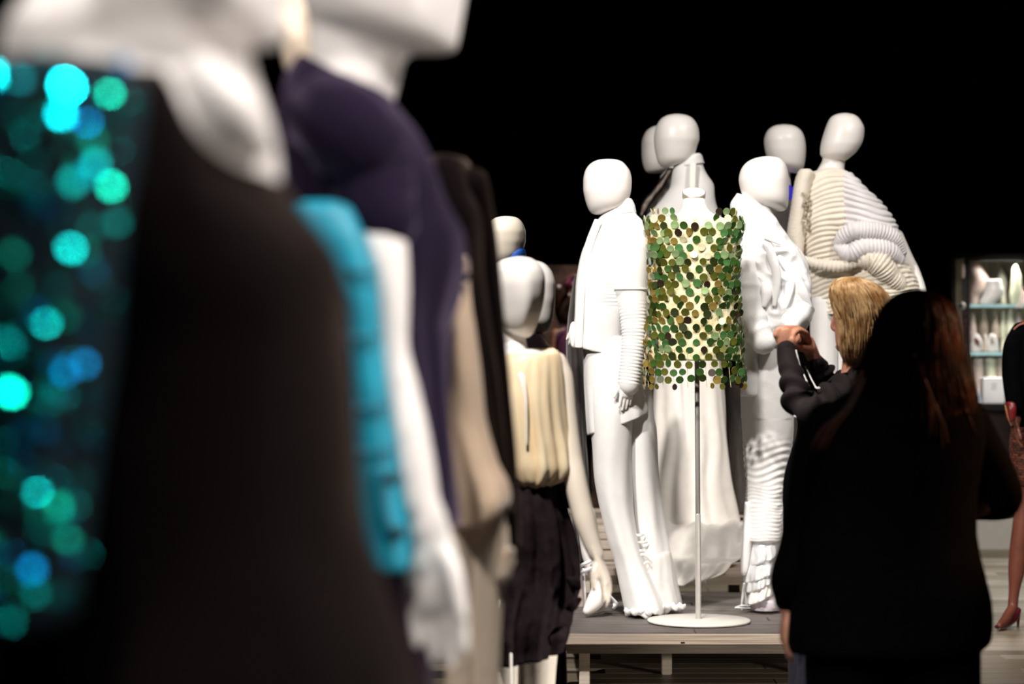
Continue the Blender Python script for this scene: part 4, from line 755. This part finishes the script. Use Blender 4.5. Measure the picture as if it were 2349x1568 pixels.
bm = B(); loft(bm, [(832, 1948, 1988, .06), (848, 1936, 1996, .075), (862, 1918, 2010, .085), (885, 1902, 2025, .10), (915, 1882, 2032, .115), (950, 1852, 2036, .125), (985, 1828, 2036, .13), (1030, 1816, 2036, .13), (1100, 1800, 2036, .13), (1150, 1797, 2036, .13), (1300, 1801, 2036, .13), (1470, 1806, 2036, .13), (1482, 1810, 2030, .12)], D+.02, n=70, m=70, disp=crumple(.006, 7, 2)); jh = finish('jacket', bm, BLACK, H)
slv = lambda f, s: (lambda g, v, p: .011*math.sin(v*f+2*math.sin(g+s))*min(1, max(0, (v-.12)*5)))
bm = B(); ptube(bm, [(1805, 803, -.0, 23), (1808, 826, -.02, 25), (1818, 870, -.07, 27), (1832, 925, -.13, 32), (1868, 940, -.15, 36), (1925, 908, -.10, 40), (1965, 890, -.04, 40)], D, n=30, seg=14, disp=slv(46, 1)); finish('sleeve', bm, mat('washed_black_cotton', (.011, .0075, .0088), .85, var=.25, bump=.3, sheen=.03, spec=.2), jh)
bm = B(); ptube(bm, [(1805, 800, 0, 23.5), (1807, 815, -.005, 25), (1809, 832, -.02, 26)], D, n=28); finish('cuff', bm, MATS['washed_black_cotton'], jh)
bm = B(); ptube(bm, [(1872, 830, .10, 19), (1880, 845, .12, 25), (1898, 868, .14, 27), (1920, 888, .14, 32), (1965, 885, .08, 38)], D, n=28, seg=12, disp=slv(30, 2)); finish('sleeve', bm, MATS['washed_black_cotton'], jh)
bm = B(); loft(bm, [(792, 1836, 1848, .01), (815, 1831, 1860, .015), (850, 1840, 1876, .02), (900, 1846, 1892, .03), (930, 1850, 1890, .03)], D+.20, n=20, m=20); finish('front_panel', bm, BLACK, jh)
phn = thing('phone', "black phone held up in the blonde woman's hands", 'phone', P(1853, 782, D+.125))
bm = B(); box(bm, (P(1836, 0, D).x, D+.12, P(0, 812, D).z), (P(1866, 0, D).x, D+.13, P(0, 757, D).z), .003); finish('case', bm, PHONEM, phn, smooth=False)
bm = B(); box(bm, (P(1838, 0, D).x, D+.1305, P(0, 809, D).z), (P(1864, 0, D).x, D+.1315, P(0, 760, D).z)); finish('screen', bm, GLASS if 0 else PHONEM, phn, smooth=False)
bm = B(); ptube(bm, [(1826, 803, -.03, 1.5), (1834, 835, -.05, 1.5), (1848, 868, -.08, 1.4), (1858, 890, -.10, 1.2)], D, n=6); ptube(bm, [(1847, 840, .08, 1.3), (1858, 862, .02, 1.4), (1866, 878, -.06, 1.5), (1874, 890, -.14, 2.4), (1879, 890, -.15, 3)], D, n=6); ptube(bm, [(1822, 953, -.16, 1.3), (1838, 964, -.17, 1.3), (1853, 971, -.17, 1.6)], D, n=6); finish('cord', bm, CORDM, jh, label='thin white cord lying on the sleeve')
for xl, xr in ((1806, 1900), (1895, 2000)):
    bm = B(); loft(bm, [(1450, xl, xr, .09), (1568, xl+3, xr-6, .085), (1800, xl+12, xr-18, .07), (1806, xl+16, xr-22, .06)], D+.02, n=30, m=20); finish('trouser_leg', bm, JEANS, H)
    x = (xl+xr)/2; bm = B(); c = P(x, 0, D); tube(bm, [Vector((c.x+.02, D+.0, .04)), Vector((c.x-.06, D+.03, .045)), Vector((c.x-.17, D+.06, .03))], [.04, .042, .03], n=14, flat=.8, up=(0, 0, 1)); finish('shoe', bm, BLACK, H)

# ---------------------------------------------------------------- I: dark-haired visitor from behind
D = 6.2
I = thing('person', 'woman seen from behind with long dark hair and black coat', 'person', (P(2045, 0, D).x, D, 0))
bm = B()
loft(bm, [(674, 2080, 2112, .03), (684, 2058, 2136, .06), (710, 2040, 2156, .085), (750, 2036, 2162, .095), (790, 2042, 2156, .09), (830, 2056, 2140, .075), (860, 2070, 2125, .06), (872, 2082, 2112, .04)], D+.02, n=40, m=36)
ptube(bm, [(2098, 780, .125, 10), (2098, 800, .14, 10)], D, n=10); ptube(bm, [(2080, 835, .10, 7), (2098, 836, .115, 8), (2116, 835, .10, 7)], D, n=10)
for s in (-1, 1): ptube(bm, [(2098+s*60, 780, .02, 8), (2098+s*64, 798, .02, 11), (2098+s*60, 815, .02, 7)], D, n=10)
ptube(bm, [(2096, 840, .02, 48), (2090, 900, .02, 50), (2080, 960, .02, 75)], D, n=20)
ptube(bm, [(2070, 960, .02, 120), (2050, 1100, .02, 130), (2040, 1350, .02, 125), (2040, 1420, .02, 130)], D, n=24, flat=.6, up=(0, 1, 0))
ptube(bm, [(1900, 1010, .02, 40), (1862, 1150, .0, 36), (1836, 1300, .02, 30), (1805, 1390, .03, 22)], D, n=18)
hand(bm, P(1806, 1388, D+.03), (-.06, .02, -1), (.0, 1, .1), (1, 0, 0), .16, .35, .3)
ptube(bm, [(2230, 1010, .02, 40), (2290, 1130, .02, 34), (2220, 1165, .10, 28), (2180, 1180, .14, 26)], D, n=18)
finish('body', remesh(bm, .007, 3), SKINP, I)
for s in (-1, 1):
    bm = B(); bmesh.ops.create_uvsphere(bm, u_segments=14, v_segments=8, radius=.012, matrix=Matrix.Translation(P(2098+s*30, 775, D+.10))); finish('eye', bm, MATS['eye_white'], I)
bm = B(); loft(bm, [(880, 2020, 2150, .08), (894, 1962, 2200, .11), (920, 1915, 2235, .125), (960, 1876, 2255, .14), (1010, 1846, 2262, .145), (1060, 1836, 2252, .15), (1140, 1834, 2238, .15), (1217, 1826, 2237, .15), (1308, 1822, 2254, .155), (1380, 1816, 2270, .16), (1435, 1810, 2274, .16), (1466, 1809, 2270, .16), (1488, 1812, 2250, .155), (1494, 1816, 2244, .15)], D, n=80, m=80, e=2.3, disp=crumple(.004, 5, 8)); ct = finish('coat', bm, BLACK, I)
bm = B(); ptube(bm, [(1905, 975, .0, 56), (1872, 1060, .0, 54), (1852, 1150, .0, 46), (1828, 1270, .01, 45), (1812, 1335, .02, 45), (1810, 1372, .03, 36)], D, n=28, seg=8, disp=lambda g, v, p: .005*nz(p, 9)); finish('sleeve', bm, BLACK, ct)
bm = B(); ptube(bm, [(2215, 975, .0, 58), (2258, 1050, .01, 56), (2290, 1110, .02, 50), (2298, 1140, .04, 46), (2268, 1152, .09, 42), (2220, 1150, .14, 44)], D, n=28, seg=8, disp=lambda g, v, p: .005*nz(p, 9)); finish('sleeve', bm, BLACK, ct)
for xl, xr in ((1846, 2050), (2046, 2249)):
    bm = B(); loft(bm, [(1440, xl, xr, .11), (1568, xl+2, xr, .11), (1700, xl+20, xr-16, .09), (2040, xl+40, xr-40, .075), (2100, xl+44, xr-44, .07), (2108, xl+50, xr-50, .06)], D+.01, n=36, m=24); finish('trouser_leg', bm, BLACK, I)
    c = P((xl+xr)/2, 0, D); bm = B(); tube(bm, [Vector((c.x, D-.05, .04)), Vector((c.x, D+.06, .045)), Vector((c.x, D+.19, .03))], [.042, .046, .03], n=14, flat=.8, up=(0, 0, 1)); finish('boot', bm, BLACK, I)
bm = B(); ptube(bm, [(1838, 1500, .02, 2), (1828, 1568, .0, 2)], D, n=6); finish('seam', bm, mat('grey_seam', (.12, .11, .13), .7), I)
IS = Surf([(664, 2090, 2112, .03), (668, 2072, 2132, .06), (680, 2050, 2154, .09), (702, 2030, 2174, .112), (740, 2014, 2190, .122), (790, 1996, 2200, .122), (840, 1978, 2211, .115), (890, 1962, 2224, .11), (940, 1952, 2234, .10), (990, 1952, 2226, .09), (1040, 1962, 2196, .08), (1085, 1990, 2160, .06), (1100, 2015, 2130, .04)], D-.03)
bm = B(); loft(bm, IS, D, n=120, m=60, disp=lambda a, v, p: .004*math.sin(a*26+4*nz(p, 9))*min(1, v*4)+.004*nz(p, 14)); hd = finish('hair', bm, HAIRD, I)
strands(IS, 150, .02, 1.35, .03, 1.0, .0022, 9, hd, HAIRDS, 'strands', .010, .18)['kind'] = 'stuff'
strands(IS, 60, .1, 1.6, .03, 1.0, .0022, 12, hd, mat('dim_red_lit_strand', (.010, .004, .0025), .5, vscale=14, col2=(.04, .012, .005), spec=.2), 'strands', .011, .25)['kind'] = 'stuff'  # dimmer strands with less of the warm light coloured in
strands(IS, 120, 1.25, PI-.02, .03, 1.0, .002, 10, hd, HAIRD, 'strands', .008, .15)['kind'] = 'stuff'
bm = B(); rg = random.Random(2)
for k in range(40):   # loose locks falling to the right and to the left shoulder
    y = rg.uniform(760, 880); d = rg.uniform(-.10, .02); e = rg.uniform(-12, 22)
    ptube(bm, [(2176+rg.uniform(-20, 20), y, d, 1.2), (2200+e*.3, y+70, d-.01, 2.0), (2216+e*.7, y+130, d-.015, 1.6), (2230+e, min(1010, y+190), d-.01, .5)], D, n=4, seg=3, cap=False)
for k in range(26):
    y = rg.uniform(850, 900); d = rg.uniform(-.14, -.08); e = rg.uniform(-26, 30)
    ptube(bm, [(2100+rg.uniform(-10, 16), y-60, d-.02, 1.0), (2130+e*.3, y+30, d-.02, 2.2), (2150+e*.7, y+110, d-.015, 2.0), (2148+e, y+180, d, .5)], D, n=4, seg=3, cap=False)
finish('loose_locks', bm, HAIRDS, hd)['kind'] = 'stuff'
bm = B()
for k in range(22):
    e = rg.uniform(-30, 10); ptube(bm, [(1985+rg.uniform(-12, 10), 850, -.08, 1.2), (1955+e*.5, 930, -.11, 1.8), (1905+e, 990, -.12, 1.4), (1880+e, 1040, -.12, .5)], D, n=4, seg=3, cap=False)
finish('shoulder_locks', bm, MATS['dim_red_lit_strand'], hd)['kind'] = 'stuff'

# ---------------------------------------------------------------- J: woman cut by the right edge
D = 12.4
J = thing('person', 'woman in black top, orange brown tweed skirt and wine-red heels, standing by the display case', 'person', (P(2390, 0, D).x, D, 0))
bm = B()
loft(bm, [(575, 2385, 2405, .03), (582, 2372, 2418, .06), (610, 2358, 2432, .09), (650, 2358, 2434, .095), (690, 2370, 2426, .08), (705, 2382, 2414, .05)], D, n=32, m=24)
ptube(bm, [(2358, 650, -.02, 6), (2352, 662, -.02, 7), (2358, 668, -.02, 5)], D, n=10); ptube(bm, [(2362, 682, -.03, 4), (2359, 683, -.01, 5), (2362, 684, .02, 4)], D, n=8); ptube(bm, [(2400, 645, -.085, 6), (2402, 658, -.09, 7), (2399, 668, -.085, 5)], D, n=8)
ptube(bm, [(2396, 680, .01, 24), (2394, 720, .01, 24), (2392, 760, .01, 44)], D, n=18)
ptube(bm, [(2390, 760, .0, 60), (2385, 900, 0, 55), (2385, 1000, 0, 60), (2385, 1080, 0, 56)], D, n=20, flat=.65, up=(0, 1, 0))
ptube(bm, [(2340, 770, .0, 22), (2322, 850, -.02, 20), (2326, 930, -.06, 15), (2330, 965, -.08, 12)], D, n=14)
hand(bm, P(2330, 960, D-.08), (.1, -.1, -1), (-.3, -1, 0), (1, -.2, 0), .17, .5)
ptube(bm, [(2440, 770, .0, 22), (2452, 900, .0, 18), (2446, 990, .0, 14)], D, n=14); hand(bm, P(2446, 985, D), (0, 0, -1), (0, -1, 0), (-1, 0, 0), .17, .5)
for dx, dd in ((0, 0.), (70, .06)):
    ptube(bm, [(2364+dx, 1040, dd, 36), (2358+dx, 1140, dd, 28), (2350+dx, 1180, dd, 24), (2342+dx, 1240, dd, 24), (2333+dx, 1300, dd, 20), (2325+dx, 1370, dd, 12), (2323+dx, 1392, dd, 12)], D, n=18)
    ptube(bm, [(2324+dx, 1392, dd, 12), (2314+dx, 1408, dd-.05, 12), (2302+dx, 1426, dd-.12, 11), (2292+dx, 1434, dd-.17, 7)], D, n=14)
finish('body', remesh(bm, .007, 3), SKINT, J)
bm = B(); bmesh.ops.create_uvsphere(bm, u_segments=12, v_segments=8, radius=.011, matrix=Matrix.Translation(P(2364, 640, D-.05))); finish('eye', bm, MATS['eye_white'], J)
bm = B(); loft(bm, [(568, 2388, 2412, .04), (575, 2372, 2430, .08), (605, 2362, 2442, .10), (660, 2376, 2446, .105), (720, 2384, 2444, .10), (736, 2396, 2436, .08)], D+.02, n=36, m=24, disp=lambda a, v, p: .004*math.sin(a*20)); finish('hair', bm, HAIRD, J)
bm = B(); loft(bm, [(738, 2366, 2416, .06), (746, 2345, 2438, .08), (764, 2325, 2455, .10), (820, 2318, 2460, .11), (900, 2320, 2456, .11), (985, 2322, 2456, .12), (1004, 2326, 2450, .11)], D, n=40, m=36, disp=crumple(.004, 6)); tpj = finish('top', bm, BLACK, J)
bm = B(); ptube(bm, [(2342, 762, -.01, 24), (2326, 800, -.03, 25), (2322, 860, -.05, 23), (2326, 915, -.08, 20), (2332, 935, -.09, 17)], D, n=20); finish('sleeve', bm, BLACK, tpj)
bm = B(); ptube(bm, [(2326, 755, -.055, 1.6), (2336, 746, -.06, 1.6), (2348, 741, -.06, 1.6)], D, n=6); finish('strap', bm, mat('coral_strap', (.55, .20, .13), .6), tpj)
bm = B(); loft(bm, [(975, 2324, 2454, .12), (985, 2320, 2456, .13), (1030, 2316, 2460, .135), (1070, 2316, 2458, .13), (1100, 2322, 2450, .125), (1112, 2328, 2446, .12)], D, n=60, m=40, disp=lambda a, v, p: .004*nz(p, 60)); finish('skirt', bm, tweed(), J)
for dx, dd in ((0, 0.), (70, .06)):
    bm = B(); ptube(bm, [(2334+dx, 1400, dd, 9), (2322+dx, 1416, dd-.02, 13), (2306+dx, 1428, dd-.08, 13), (2292+dx, 1436, dd-.15, 8), (2283+dx, 1437, dd-.19, 3.5)], D, n=16); sh = finish('shoe', remesh(bm, .004, 2), REDS, J)
    bm = B(); tube(bm, [P(2336+dx, 1405, D+dd+.02), Vector((P(2338+dx, 0, D).x, D+dd+.03, .004))], [.012, .006], n=10); finish('heel', bm, REDS, sh)
    bm = B(); ptube(bm, [(2322+dx, 1430, dd-.05, 4), (2303+dx, 1440, dd-.12, 5), (2290+dx, 1441, dd-.17, 4)], D, n=8, flat=.4, up=(0, 0, 1)); finish('sole', bm, SOLE, sh)
hb = thing('handbag', 'small red leather handbag with tan strap beside the tweed skirt', 'handbag', P(2316, 945, D-.16))
bm = B(); loft(bm, [(921, 2312, 2322, .02), (926, 2308, 2328, .04), (940, 2307, 2330, .05), (956, 2310, 2328, .05), (964, 2314, 2325, .04)], D-.16, n=24, m=18, e=3); finish('body', bm, REDB, hb)
bm = B(); ptube(bm, [(2306, 930, -.18, 1.8), (2312, 955, -.19, 1.8), (2320, 975, -.18, 1.8)], D, n=8); finish('strap', bm, mat('tan_strap', (.35, .15, .06), .6), hb)
# ---------------------------------------------------------------- K: lit display case with shoes
D = 16.6; sc = D/F
K = thing('display_case', 'lit glass display case of pale shoes behind the black-coated woman', 'display case', (P(2330, 0, D+.3).x, D+.3, 0))
xa, xb, zt, zb = P(2214, 0, D).x, P(2480, 0, D).x, P(0, 590, D).z, P(0, 926, D).z; yb = D+.55
for nm, lo, hi in [('post', (xa, D, .0), (xa+.03, D+.03, zt)), ('post', (xb-.03, D, .0), (xb, D+.03, zt)), ('post', (xa, yb-.03, .0), (xa+.03, yb, zt)), ('post', (xb-.03, yb-.03, .0), (xb, yb, zt)), ('rail', (xa+.03, D, zt-.022), (xb-.03, D+.03, zt)), ('deck', (xa+.031, D, zb-.045), (xb-.031, yb-.031, zb)), ('roof', (xa, D+.031, zt+.001), (xb, yb, zt+.025))]:
    box_obj(nm, lo, hi, CASEB, K, .002)
box_obj('back_panel', (xa+.031, yb-.028, zb+.001), (xb-.031, yb-.01, zt-.001), CASEBACK, K, .001)
box_obj('drape', (xa+.032, D+.03, .215), (xb-.032, yb-.04, zb-.047), DTEXT, K, .01)
box_obj('plinth', (xa+.032, D+.005, 0), (xb-.032, yb-.04, .21), METW, K, .004)
zs = [P(0, 705, D).z, P(0, 815, D).z]
for z in zs:
    sh = box_obj('shelf', (xa+.034, D+.012, z), (xb-.034, yb-.034, z+.022), GLASS, K, .002)
    box_obj('shelf_edge', (xa+.034, D+.006, z), (xb-.034, D+.0115, z+.022), GLEDGE, sh, .001)
    box_obj('bracket', (P(2331, 0, D).x, D-.002, z-.002), (P(2346, 0, D).x, D+.0055, z+.024), METW, sh, .001)
al = bpy.data.lights.new('case_strip_lamp', 'AREA'); al.shape = 'RECTANGLE'; al.size = .5; al.size_y = .06; al.energy = 3.5; al.color = (1, .97, .9)
ao = bpy.data.objects.new('case_strip_lamp', al); COL.objects.link(ao); ao.location = ((xa+xb)/2, D+.1, zt-.03); ao.rotation_euler = (math.radians(-14), 0, 0)
al2 = al.copy(); al2.energy = 3; ao2 = bpy.data.objects.new('case_strip_lamp', al2); COL.objects.link(ao2); ao2.location = ((xa+xb)/2, D+.14, zs[0]-.02); ao2.rotation_euler = (math.radians(-14), 0, 0)
al3 = al.copy(); al3.energy = 3; ao3 = bpy.data.objects.new('case_strip_lamp', al3); COL.objects.link(ao3); ao3.location = ((xa+xb)/2, D+.14, zs[1]-.02); ao3.rotation_euler = (math.radians(-14), 0, 0)
GSH = 'shoes in the display case'
def shoe(label, rows, d, m_, zbase, heel=None, hole=None, k=.8):
    """a shoe set on its shelf: rows outline it, zbase is the shelf height"""
    Dd = D+d; scd = Dd/F; cx = sum((r[1]+r[2])/2 for r in rows)/len(rows); t = thing('shoe', label, 'shoe', (P(cx, 0, Dd).x, Dd, zbase), GSH)
    off = (CH-(rows[-1][0]-HY)*scd)-zbase
    bm = B(); loft(bm, rows, Dd, k, n=28, m=24)
    for v in bm.verts: v.co.z -= off
    u = finish('upper', bm, m_, t)
    if hole:
        bm = B(); ptube(bm, hole, Dd, n=12, flat=.4, up=(0, 1, 0))
        for v in bm.verts: v.co.z -= off
        finish('toe_opening', bm, REDB if label.find('red') >= 0 else SHOET, u)
    if heel:
        bm = B(); ptube(bm, heel, Dd, n=10)
        for v in bm.verts: v.co.z -= off
        finish('heel', bm, m_, t)
    bm = B(); r = rows[-1]; ptube(bm, [(r[1]+1, r[0]-1.2, 0, 1.4), ((r[1]+r[2])/2, r[0]-1.2, 0, 1.6), (r[2]-1, r[0]-1.2, 0, 1.4)], Dd, n=8)
    for v in bm.verts: v.co.z -= off
    finish('sole', bm, SOLE if m_ is not SHOEW else GREYT, t)
z1, z2 = zs[0]+.0225, zs[1]+.0225
shoe('big white wedge ankle boot front and centre on the upper glass shelf', [(638, 2272, 2295), (641, 2263, 2297), (652, 2262, 2300), (664, 2259, 2303), (676, 2254, 2298), (688, 2247, 2286), (695, 2246, 2281)], .06, SHOEW, z1)
shoe('tall blush boot at the left end of the upper glass shelf', [(598, 2228, 2248), (610, 2225, 2252), (625, 2226, 2262), (640, 2230, 2270), (660, 2228, 2262), (680, 2227, 2246), (695, 2226, 2244)], .22, SHOEP, z1)
shoe('pointed cream slipper standing upright behind the wedge boot', [(610, 2296, 2299), (620, 2291, 2303), (636, 2288, 2308), (650, 2290, 2309), (664, 2296, 2307), (690, 2296, 2308), (695, 2296, 2308)], .36, SHOEC, z1)
shoe('pale green pointed slipper standing upright near the case post', [(603, 2328, 2332), (612, 2322, 2336), (630, 2320, 2342), (655, 2318, 2343), (672, 2316, 2340), (690, 2318, 2336), (695, 2319, 2334)], .14, mat('pale_green_shoe_leather', (.60, .62, .44), .45, var=.08), z1)
shoe('squat beige court shoe behind the pale green slipper', [(652, 2338, 2342), (662, 2334, 2352), (676, 2328, 2358), (690, 2324, 2360), (694, 2323, 2360)], .30, SHOEP, z1)
shoe('white peep-toe shoe with red inside, left on the lower glass shelf', [(764, 2236, 2243), (770, 2232, 2248), (780, 2229, 2252), (792, 2226, 2254), (802, 2226, 2253), (806, 2227, 2251)], .05, SHOEW, z2, hole=[(2236, 774, -.055, 3), (2240, 780, -.06, 4.5), (2246, 786, -.06, 2.5)])
shoe('white peep-toe shoe with beige inside, right on the lower glass shelf', [(764, 2272, 2279), (769, 2268, 2284), (780, 2266, 2288), (794, 2264, 2291), (803, 2264, 2292), (806, 2265, 2290)], .05, SHOEW, z2, hole=[(2275, 773, -.05, 2), (2275, 779, -.056, 3), (2274, 783, -.056, 2)], heel=[(2261, 768, .02, 3), (2263, 780, .02, 2), (2264, 804, .02, 1.4)])
for i, (x, y0, w_, lb) in enumerate([(2232, 716, 17, 'blush court shoe at the left back of the lower shelf'), (2256, 706, 24, 'taupe bell-shaped pump hanging behind the peep-toe pair'), (2284, 712, 20, 'taupe pump right of the bell-shaped one on lower shelf'), (2302, 710, 20, 'cream pump in the middle of the lower shelf back row'), (2318, 706, 20, 'pale cream pump near the right of the lower shelf back row'), (2338, 712, 26, 'blush pump at the right end of the lower shelf back row')]):
    y0 += 2; shoe(lb, [(y0, x-2, x+2), (y0+14, x-w_*.28, x+w_*.28), (y0+32, x-w_*.42, x+w_*.42), (y0+48, x-w_*.5, x+w_*.5), (y0+56, x-w_*.45, x+w_*.45), (y0+70, x-w_*.3, x+w_*.3), (806, x-w_*.35, x+w_*.35)], .34+.03*(i % 2), [SHOEP, SHOET, SHOET, SHOEC, SHOEW if 0 else SHOEC, SHOEP][i], z2)
for i, (x, lb) in enumerate([(2244, 'tall taupe boot behind the white card box, left'), (2272, 'tall beige boot behind the white card box, middle'), (2294, 'tall beige boot behind the white card box, right')]):
    shoe(lb, [(822, x-11, x+11), (840, x-12, x+12), (880, x-12, x+13), (905, x-14, x+15), (921, x-15, x+16)], .36, [SHOEP, SHOEC, SHOET][i], zb+.001)
shoe('small bluish white pointed shoe left of the white card box', [(888, 2239, 2243), (898, 2237, 2248), (910, 2236, 2252), (921, 2234, 2255)], .05, mat('blue_white_leather', (.70, .78, .90), .4, var=.1), zb+.001)
bx = thing('box', 'white card box with small grey printed emblem in the display case', 'box', (P(2280, 0, D+.05).x, D+.05, zb))
Dd = D+.05; bm = B(); box(bm, (P(2256, 0, Dd).x, Dd, zb+.001), (P(2304, 0, Dd).x, Dd+.12, P(0, 866, Dd).z), .004); finish('carton', bm, BOXW, bx, smooth=False)
bm = B(); rg = random.Random(4)
for r in range(4):
    y = 879+r*4.1; x = 2275+(0 if r else 1)
    for q in range(3):
        w_ = 2.6; x0 = x+q*3.6; k = (r*3+q)
        box(bm, (P(x0, 0, Dd).x, Dd-.0012, P(0, y+.9, Dd).z), (P(x0+w_, 0, Dd).x, Dd-.0002, P(0, y, Dd).z))
        xx = x0+(k % 3)*.9; box(bm, (P(xx, 0, Dd).x, Dd-.0012, P(0, y+3.2, Dd).z), (P(xx+.7, 0, Dd).x, Dd-.0002, P(0, y+.9, Dd).z))
finish('emblem', bm, INK, bx, smooth=False)
# slim second case edge at the left of the lit one
K2 = thing('display_case', 'dark slim glass case edge just left of the lit shoe case', 'display case', (P(2207, 0, D-.1).x, D-.1, 0))
box_obj('post', (P(2203, 0, D).x, D-.1, 0), (P(2212, 0, D).x, D-.07, P(0, 606, D).z), CASEB, K2, .003)
bm = B(); ptube(bm, [(2209.5, 608, -.12, 2), (2210, 622, -.12, 3.2), (2210, 636, -.12, 2)], D, n=10); finish('lamp_cover', bm, SHOEP, K2)
bm = B(); ptube(bm, [(2208, 694, -.12, 3), (2212, 702, -.12, 4.5), (2210, 708, -.12, 3)], D, n=10); finish('clamp', bm, STEEL, K2)
for i in range(6):
    box_obj('panel', (P(2202, 0, D).x, D-.13, P(0, 726+i*14.5, D).z), (P(2209, 0, D).x, D-.12, P(0, 714+i*14.5, D).z), mat('dark_red_panel', (.05, .02, .02), .3, var=.4, vscale=30), K2, .002)

# ---------------------------------------------------------------- N: things far behind, between the blouse and the white jacket
D = 17.2
N = thing('display_board', 'mottled brown display board behind the purple-topped visitor', 'display_panel', (P(1290, 0, D+.4).x, D+.4, 0))  # mottled board added as a stand-in for a distant brown display
box_obj('board', (P(1215, 0, D+.4).x, D+.4, 0), (P(1420, 0, D+.4).x, D+.44, P(0, 608, D+.4).z), MOTTLE, N, .004)
box_obj('base', (P(1210, 0, D+.4).x, D+.35, 0), (P(1425, 0, D+.4).x, D+.395, .08), CASEB, N, .004)
V = thing('person', 'distant visitor in purple top with pink and blue headscarf, left of the white jacket', 'person', (P(1320, 0, D).x, D, 0))
bm = B()
loft(bm, [(632, 1316, 1330, .03), (640, 1304, 1342, .07), (660, 1298, 1348, .095), (690, 1300, 1346, .09), (712, 1308, 1338, .07), (722, 1316, 1330, .04)], D, n=30, m=24)
ptube(bm, [(1312, 676, -.09, 3), (1312, 688, -.10, 4)], D, n=8); ptube(bm, [(1306, 702, -.075, 2.4), (1313, 703, -.085, 2.6), (1320, 702, -.075, 2.4)], D, n=8); ptube(bm, [(1346, 670, -.0, 3), (1348, 680, 0, 4)], D, n=8)
ptube(bm, [(1320, 700, .01, 16), (1320, 740, .01, 16), (1318, 765, .01, 26)], D, n=16); ptube(bm, [(1318, 770, 0, 40), (1318, 850, 0, 36), (1318, 920, 0, 40)], D, n=16, flat=.6, up=(0, 1, 0))
for s in (-1, 1):
    ptube(bm, [(1318+s*42, 765, 0, 12), (1318+s*50, 850, 0, 10), (1318+s*46, 930, -.03, 7)], D, n=12); hand(bm, P(1318+s*46, 928, D-.03), (0, -.1, -1), (0, -1, 0), (-s, 0, 0), .17, .4)
finish('body', remesh(bm, .008, 2), mat('warm_brown_skin', (.42, .20, .12), .5, var=.1), V)
for s in (-1, 1):
    bm = B(); bmesh.ops.create_uvsphere(bm, u_segments=10, v_segments=6, radius=.011, matrix=Matrix.Translation(P(1314+s*8, 676, D-.09))); finish('eye', bm, MATS['eye_white'], V)
bm = B(); loft(bm, [(630, 1314, 1330, .05), (634, 1304, 1342, .08), (644, 1296, 1350, .10), (652, 1294, 1352, .105), (656, 1296, 1350, .10)], D, n=36, m=14); sf = finish('headscarf', bm, PINKC, V)
bm = B(); ptube(bm, [(1290, 656, -.09, 3), (1300, 640, -.10, 4), (1318, 632, -.10, 4), (1336, 636, -.08, 3)], D, n=8); finish('band', bm, mat('plum_band', (.16, .05, .06), .6), sf)
bm = B(); ptube(bm, [(1320, 648, -.115, 5), (1326, 654, -.112, 5), (1330, 660, -.105, 4)], D, n=10); finish('knot', bm, BLUEC, sf)
bm = B(); bmesh.ops.create_uvsphere(bm, u_segments=12, v_segments=8, radius=.016, matrix=Matrix.Translation(P(1282, 658, D-.10))); finish('earring', bm, SILVER, V)
bm = B(); loft(bm, [(650, 1276, 1350, .09), (680, 1272, 1352, .10), (720, 1274, 1350, .095), (745, 1282, 1344, .08)], D+.05, n=40, m=20, disp=lambda a, v, p: .008*nz(p, 14)); finish('hair', bm, mat('dark_brown_hair', (.05, .022, .012), .6, var=.5, vscale=25), V)
bm = B(); loft(bm, [(748, 1300, 1336, .07), (756, 1286, 1350, .08), (768, 1274, 1362, .09), (800, 1272, 1364, .10), (900, 1278, 1358, .10), (960, 1272, 1364, .11), (966, 1276, 1360, .10)], D-.01, n=40, m=30); tv = finish('top', bm, PURP, V)
bm = B(); ptube(bm, [(1272, 772, -.09, 2), (1280, 760, -.095, 2.4), (1294, 754, -.09, 2)], D, n=8); finish('trim', bm, PINKC if 0 else SHOEP, tv)
for s in (-1, 1):
    bm = B(); loft(bm, [(950, 1318+s*22-22, 1318+s*22+22, .09), (1200, 1318+s*20-16, 1318+s*20+16, .07), (1236, 1318+s*20-15, 1318+s*20+15, .065)], D, n=24, m=16); finish('trouser_leg', bm, BLACK, V)
    c = P(1318+s*20, 0, D); bm = B(); tube(bm, [Vector((c.x, D+.04, .035)), Vector((c.x, D-.08, .035)), Vector((c.x, D-.18, .025))], [.036, .04, .025], n=12, flat=.8, up=(0, 0, 1)); finish('shoe', bm, BLACK, V)
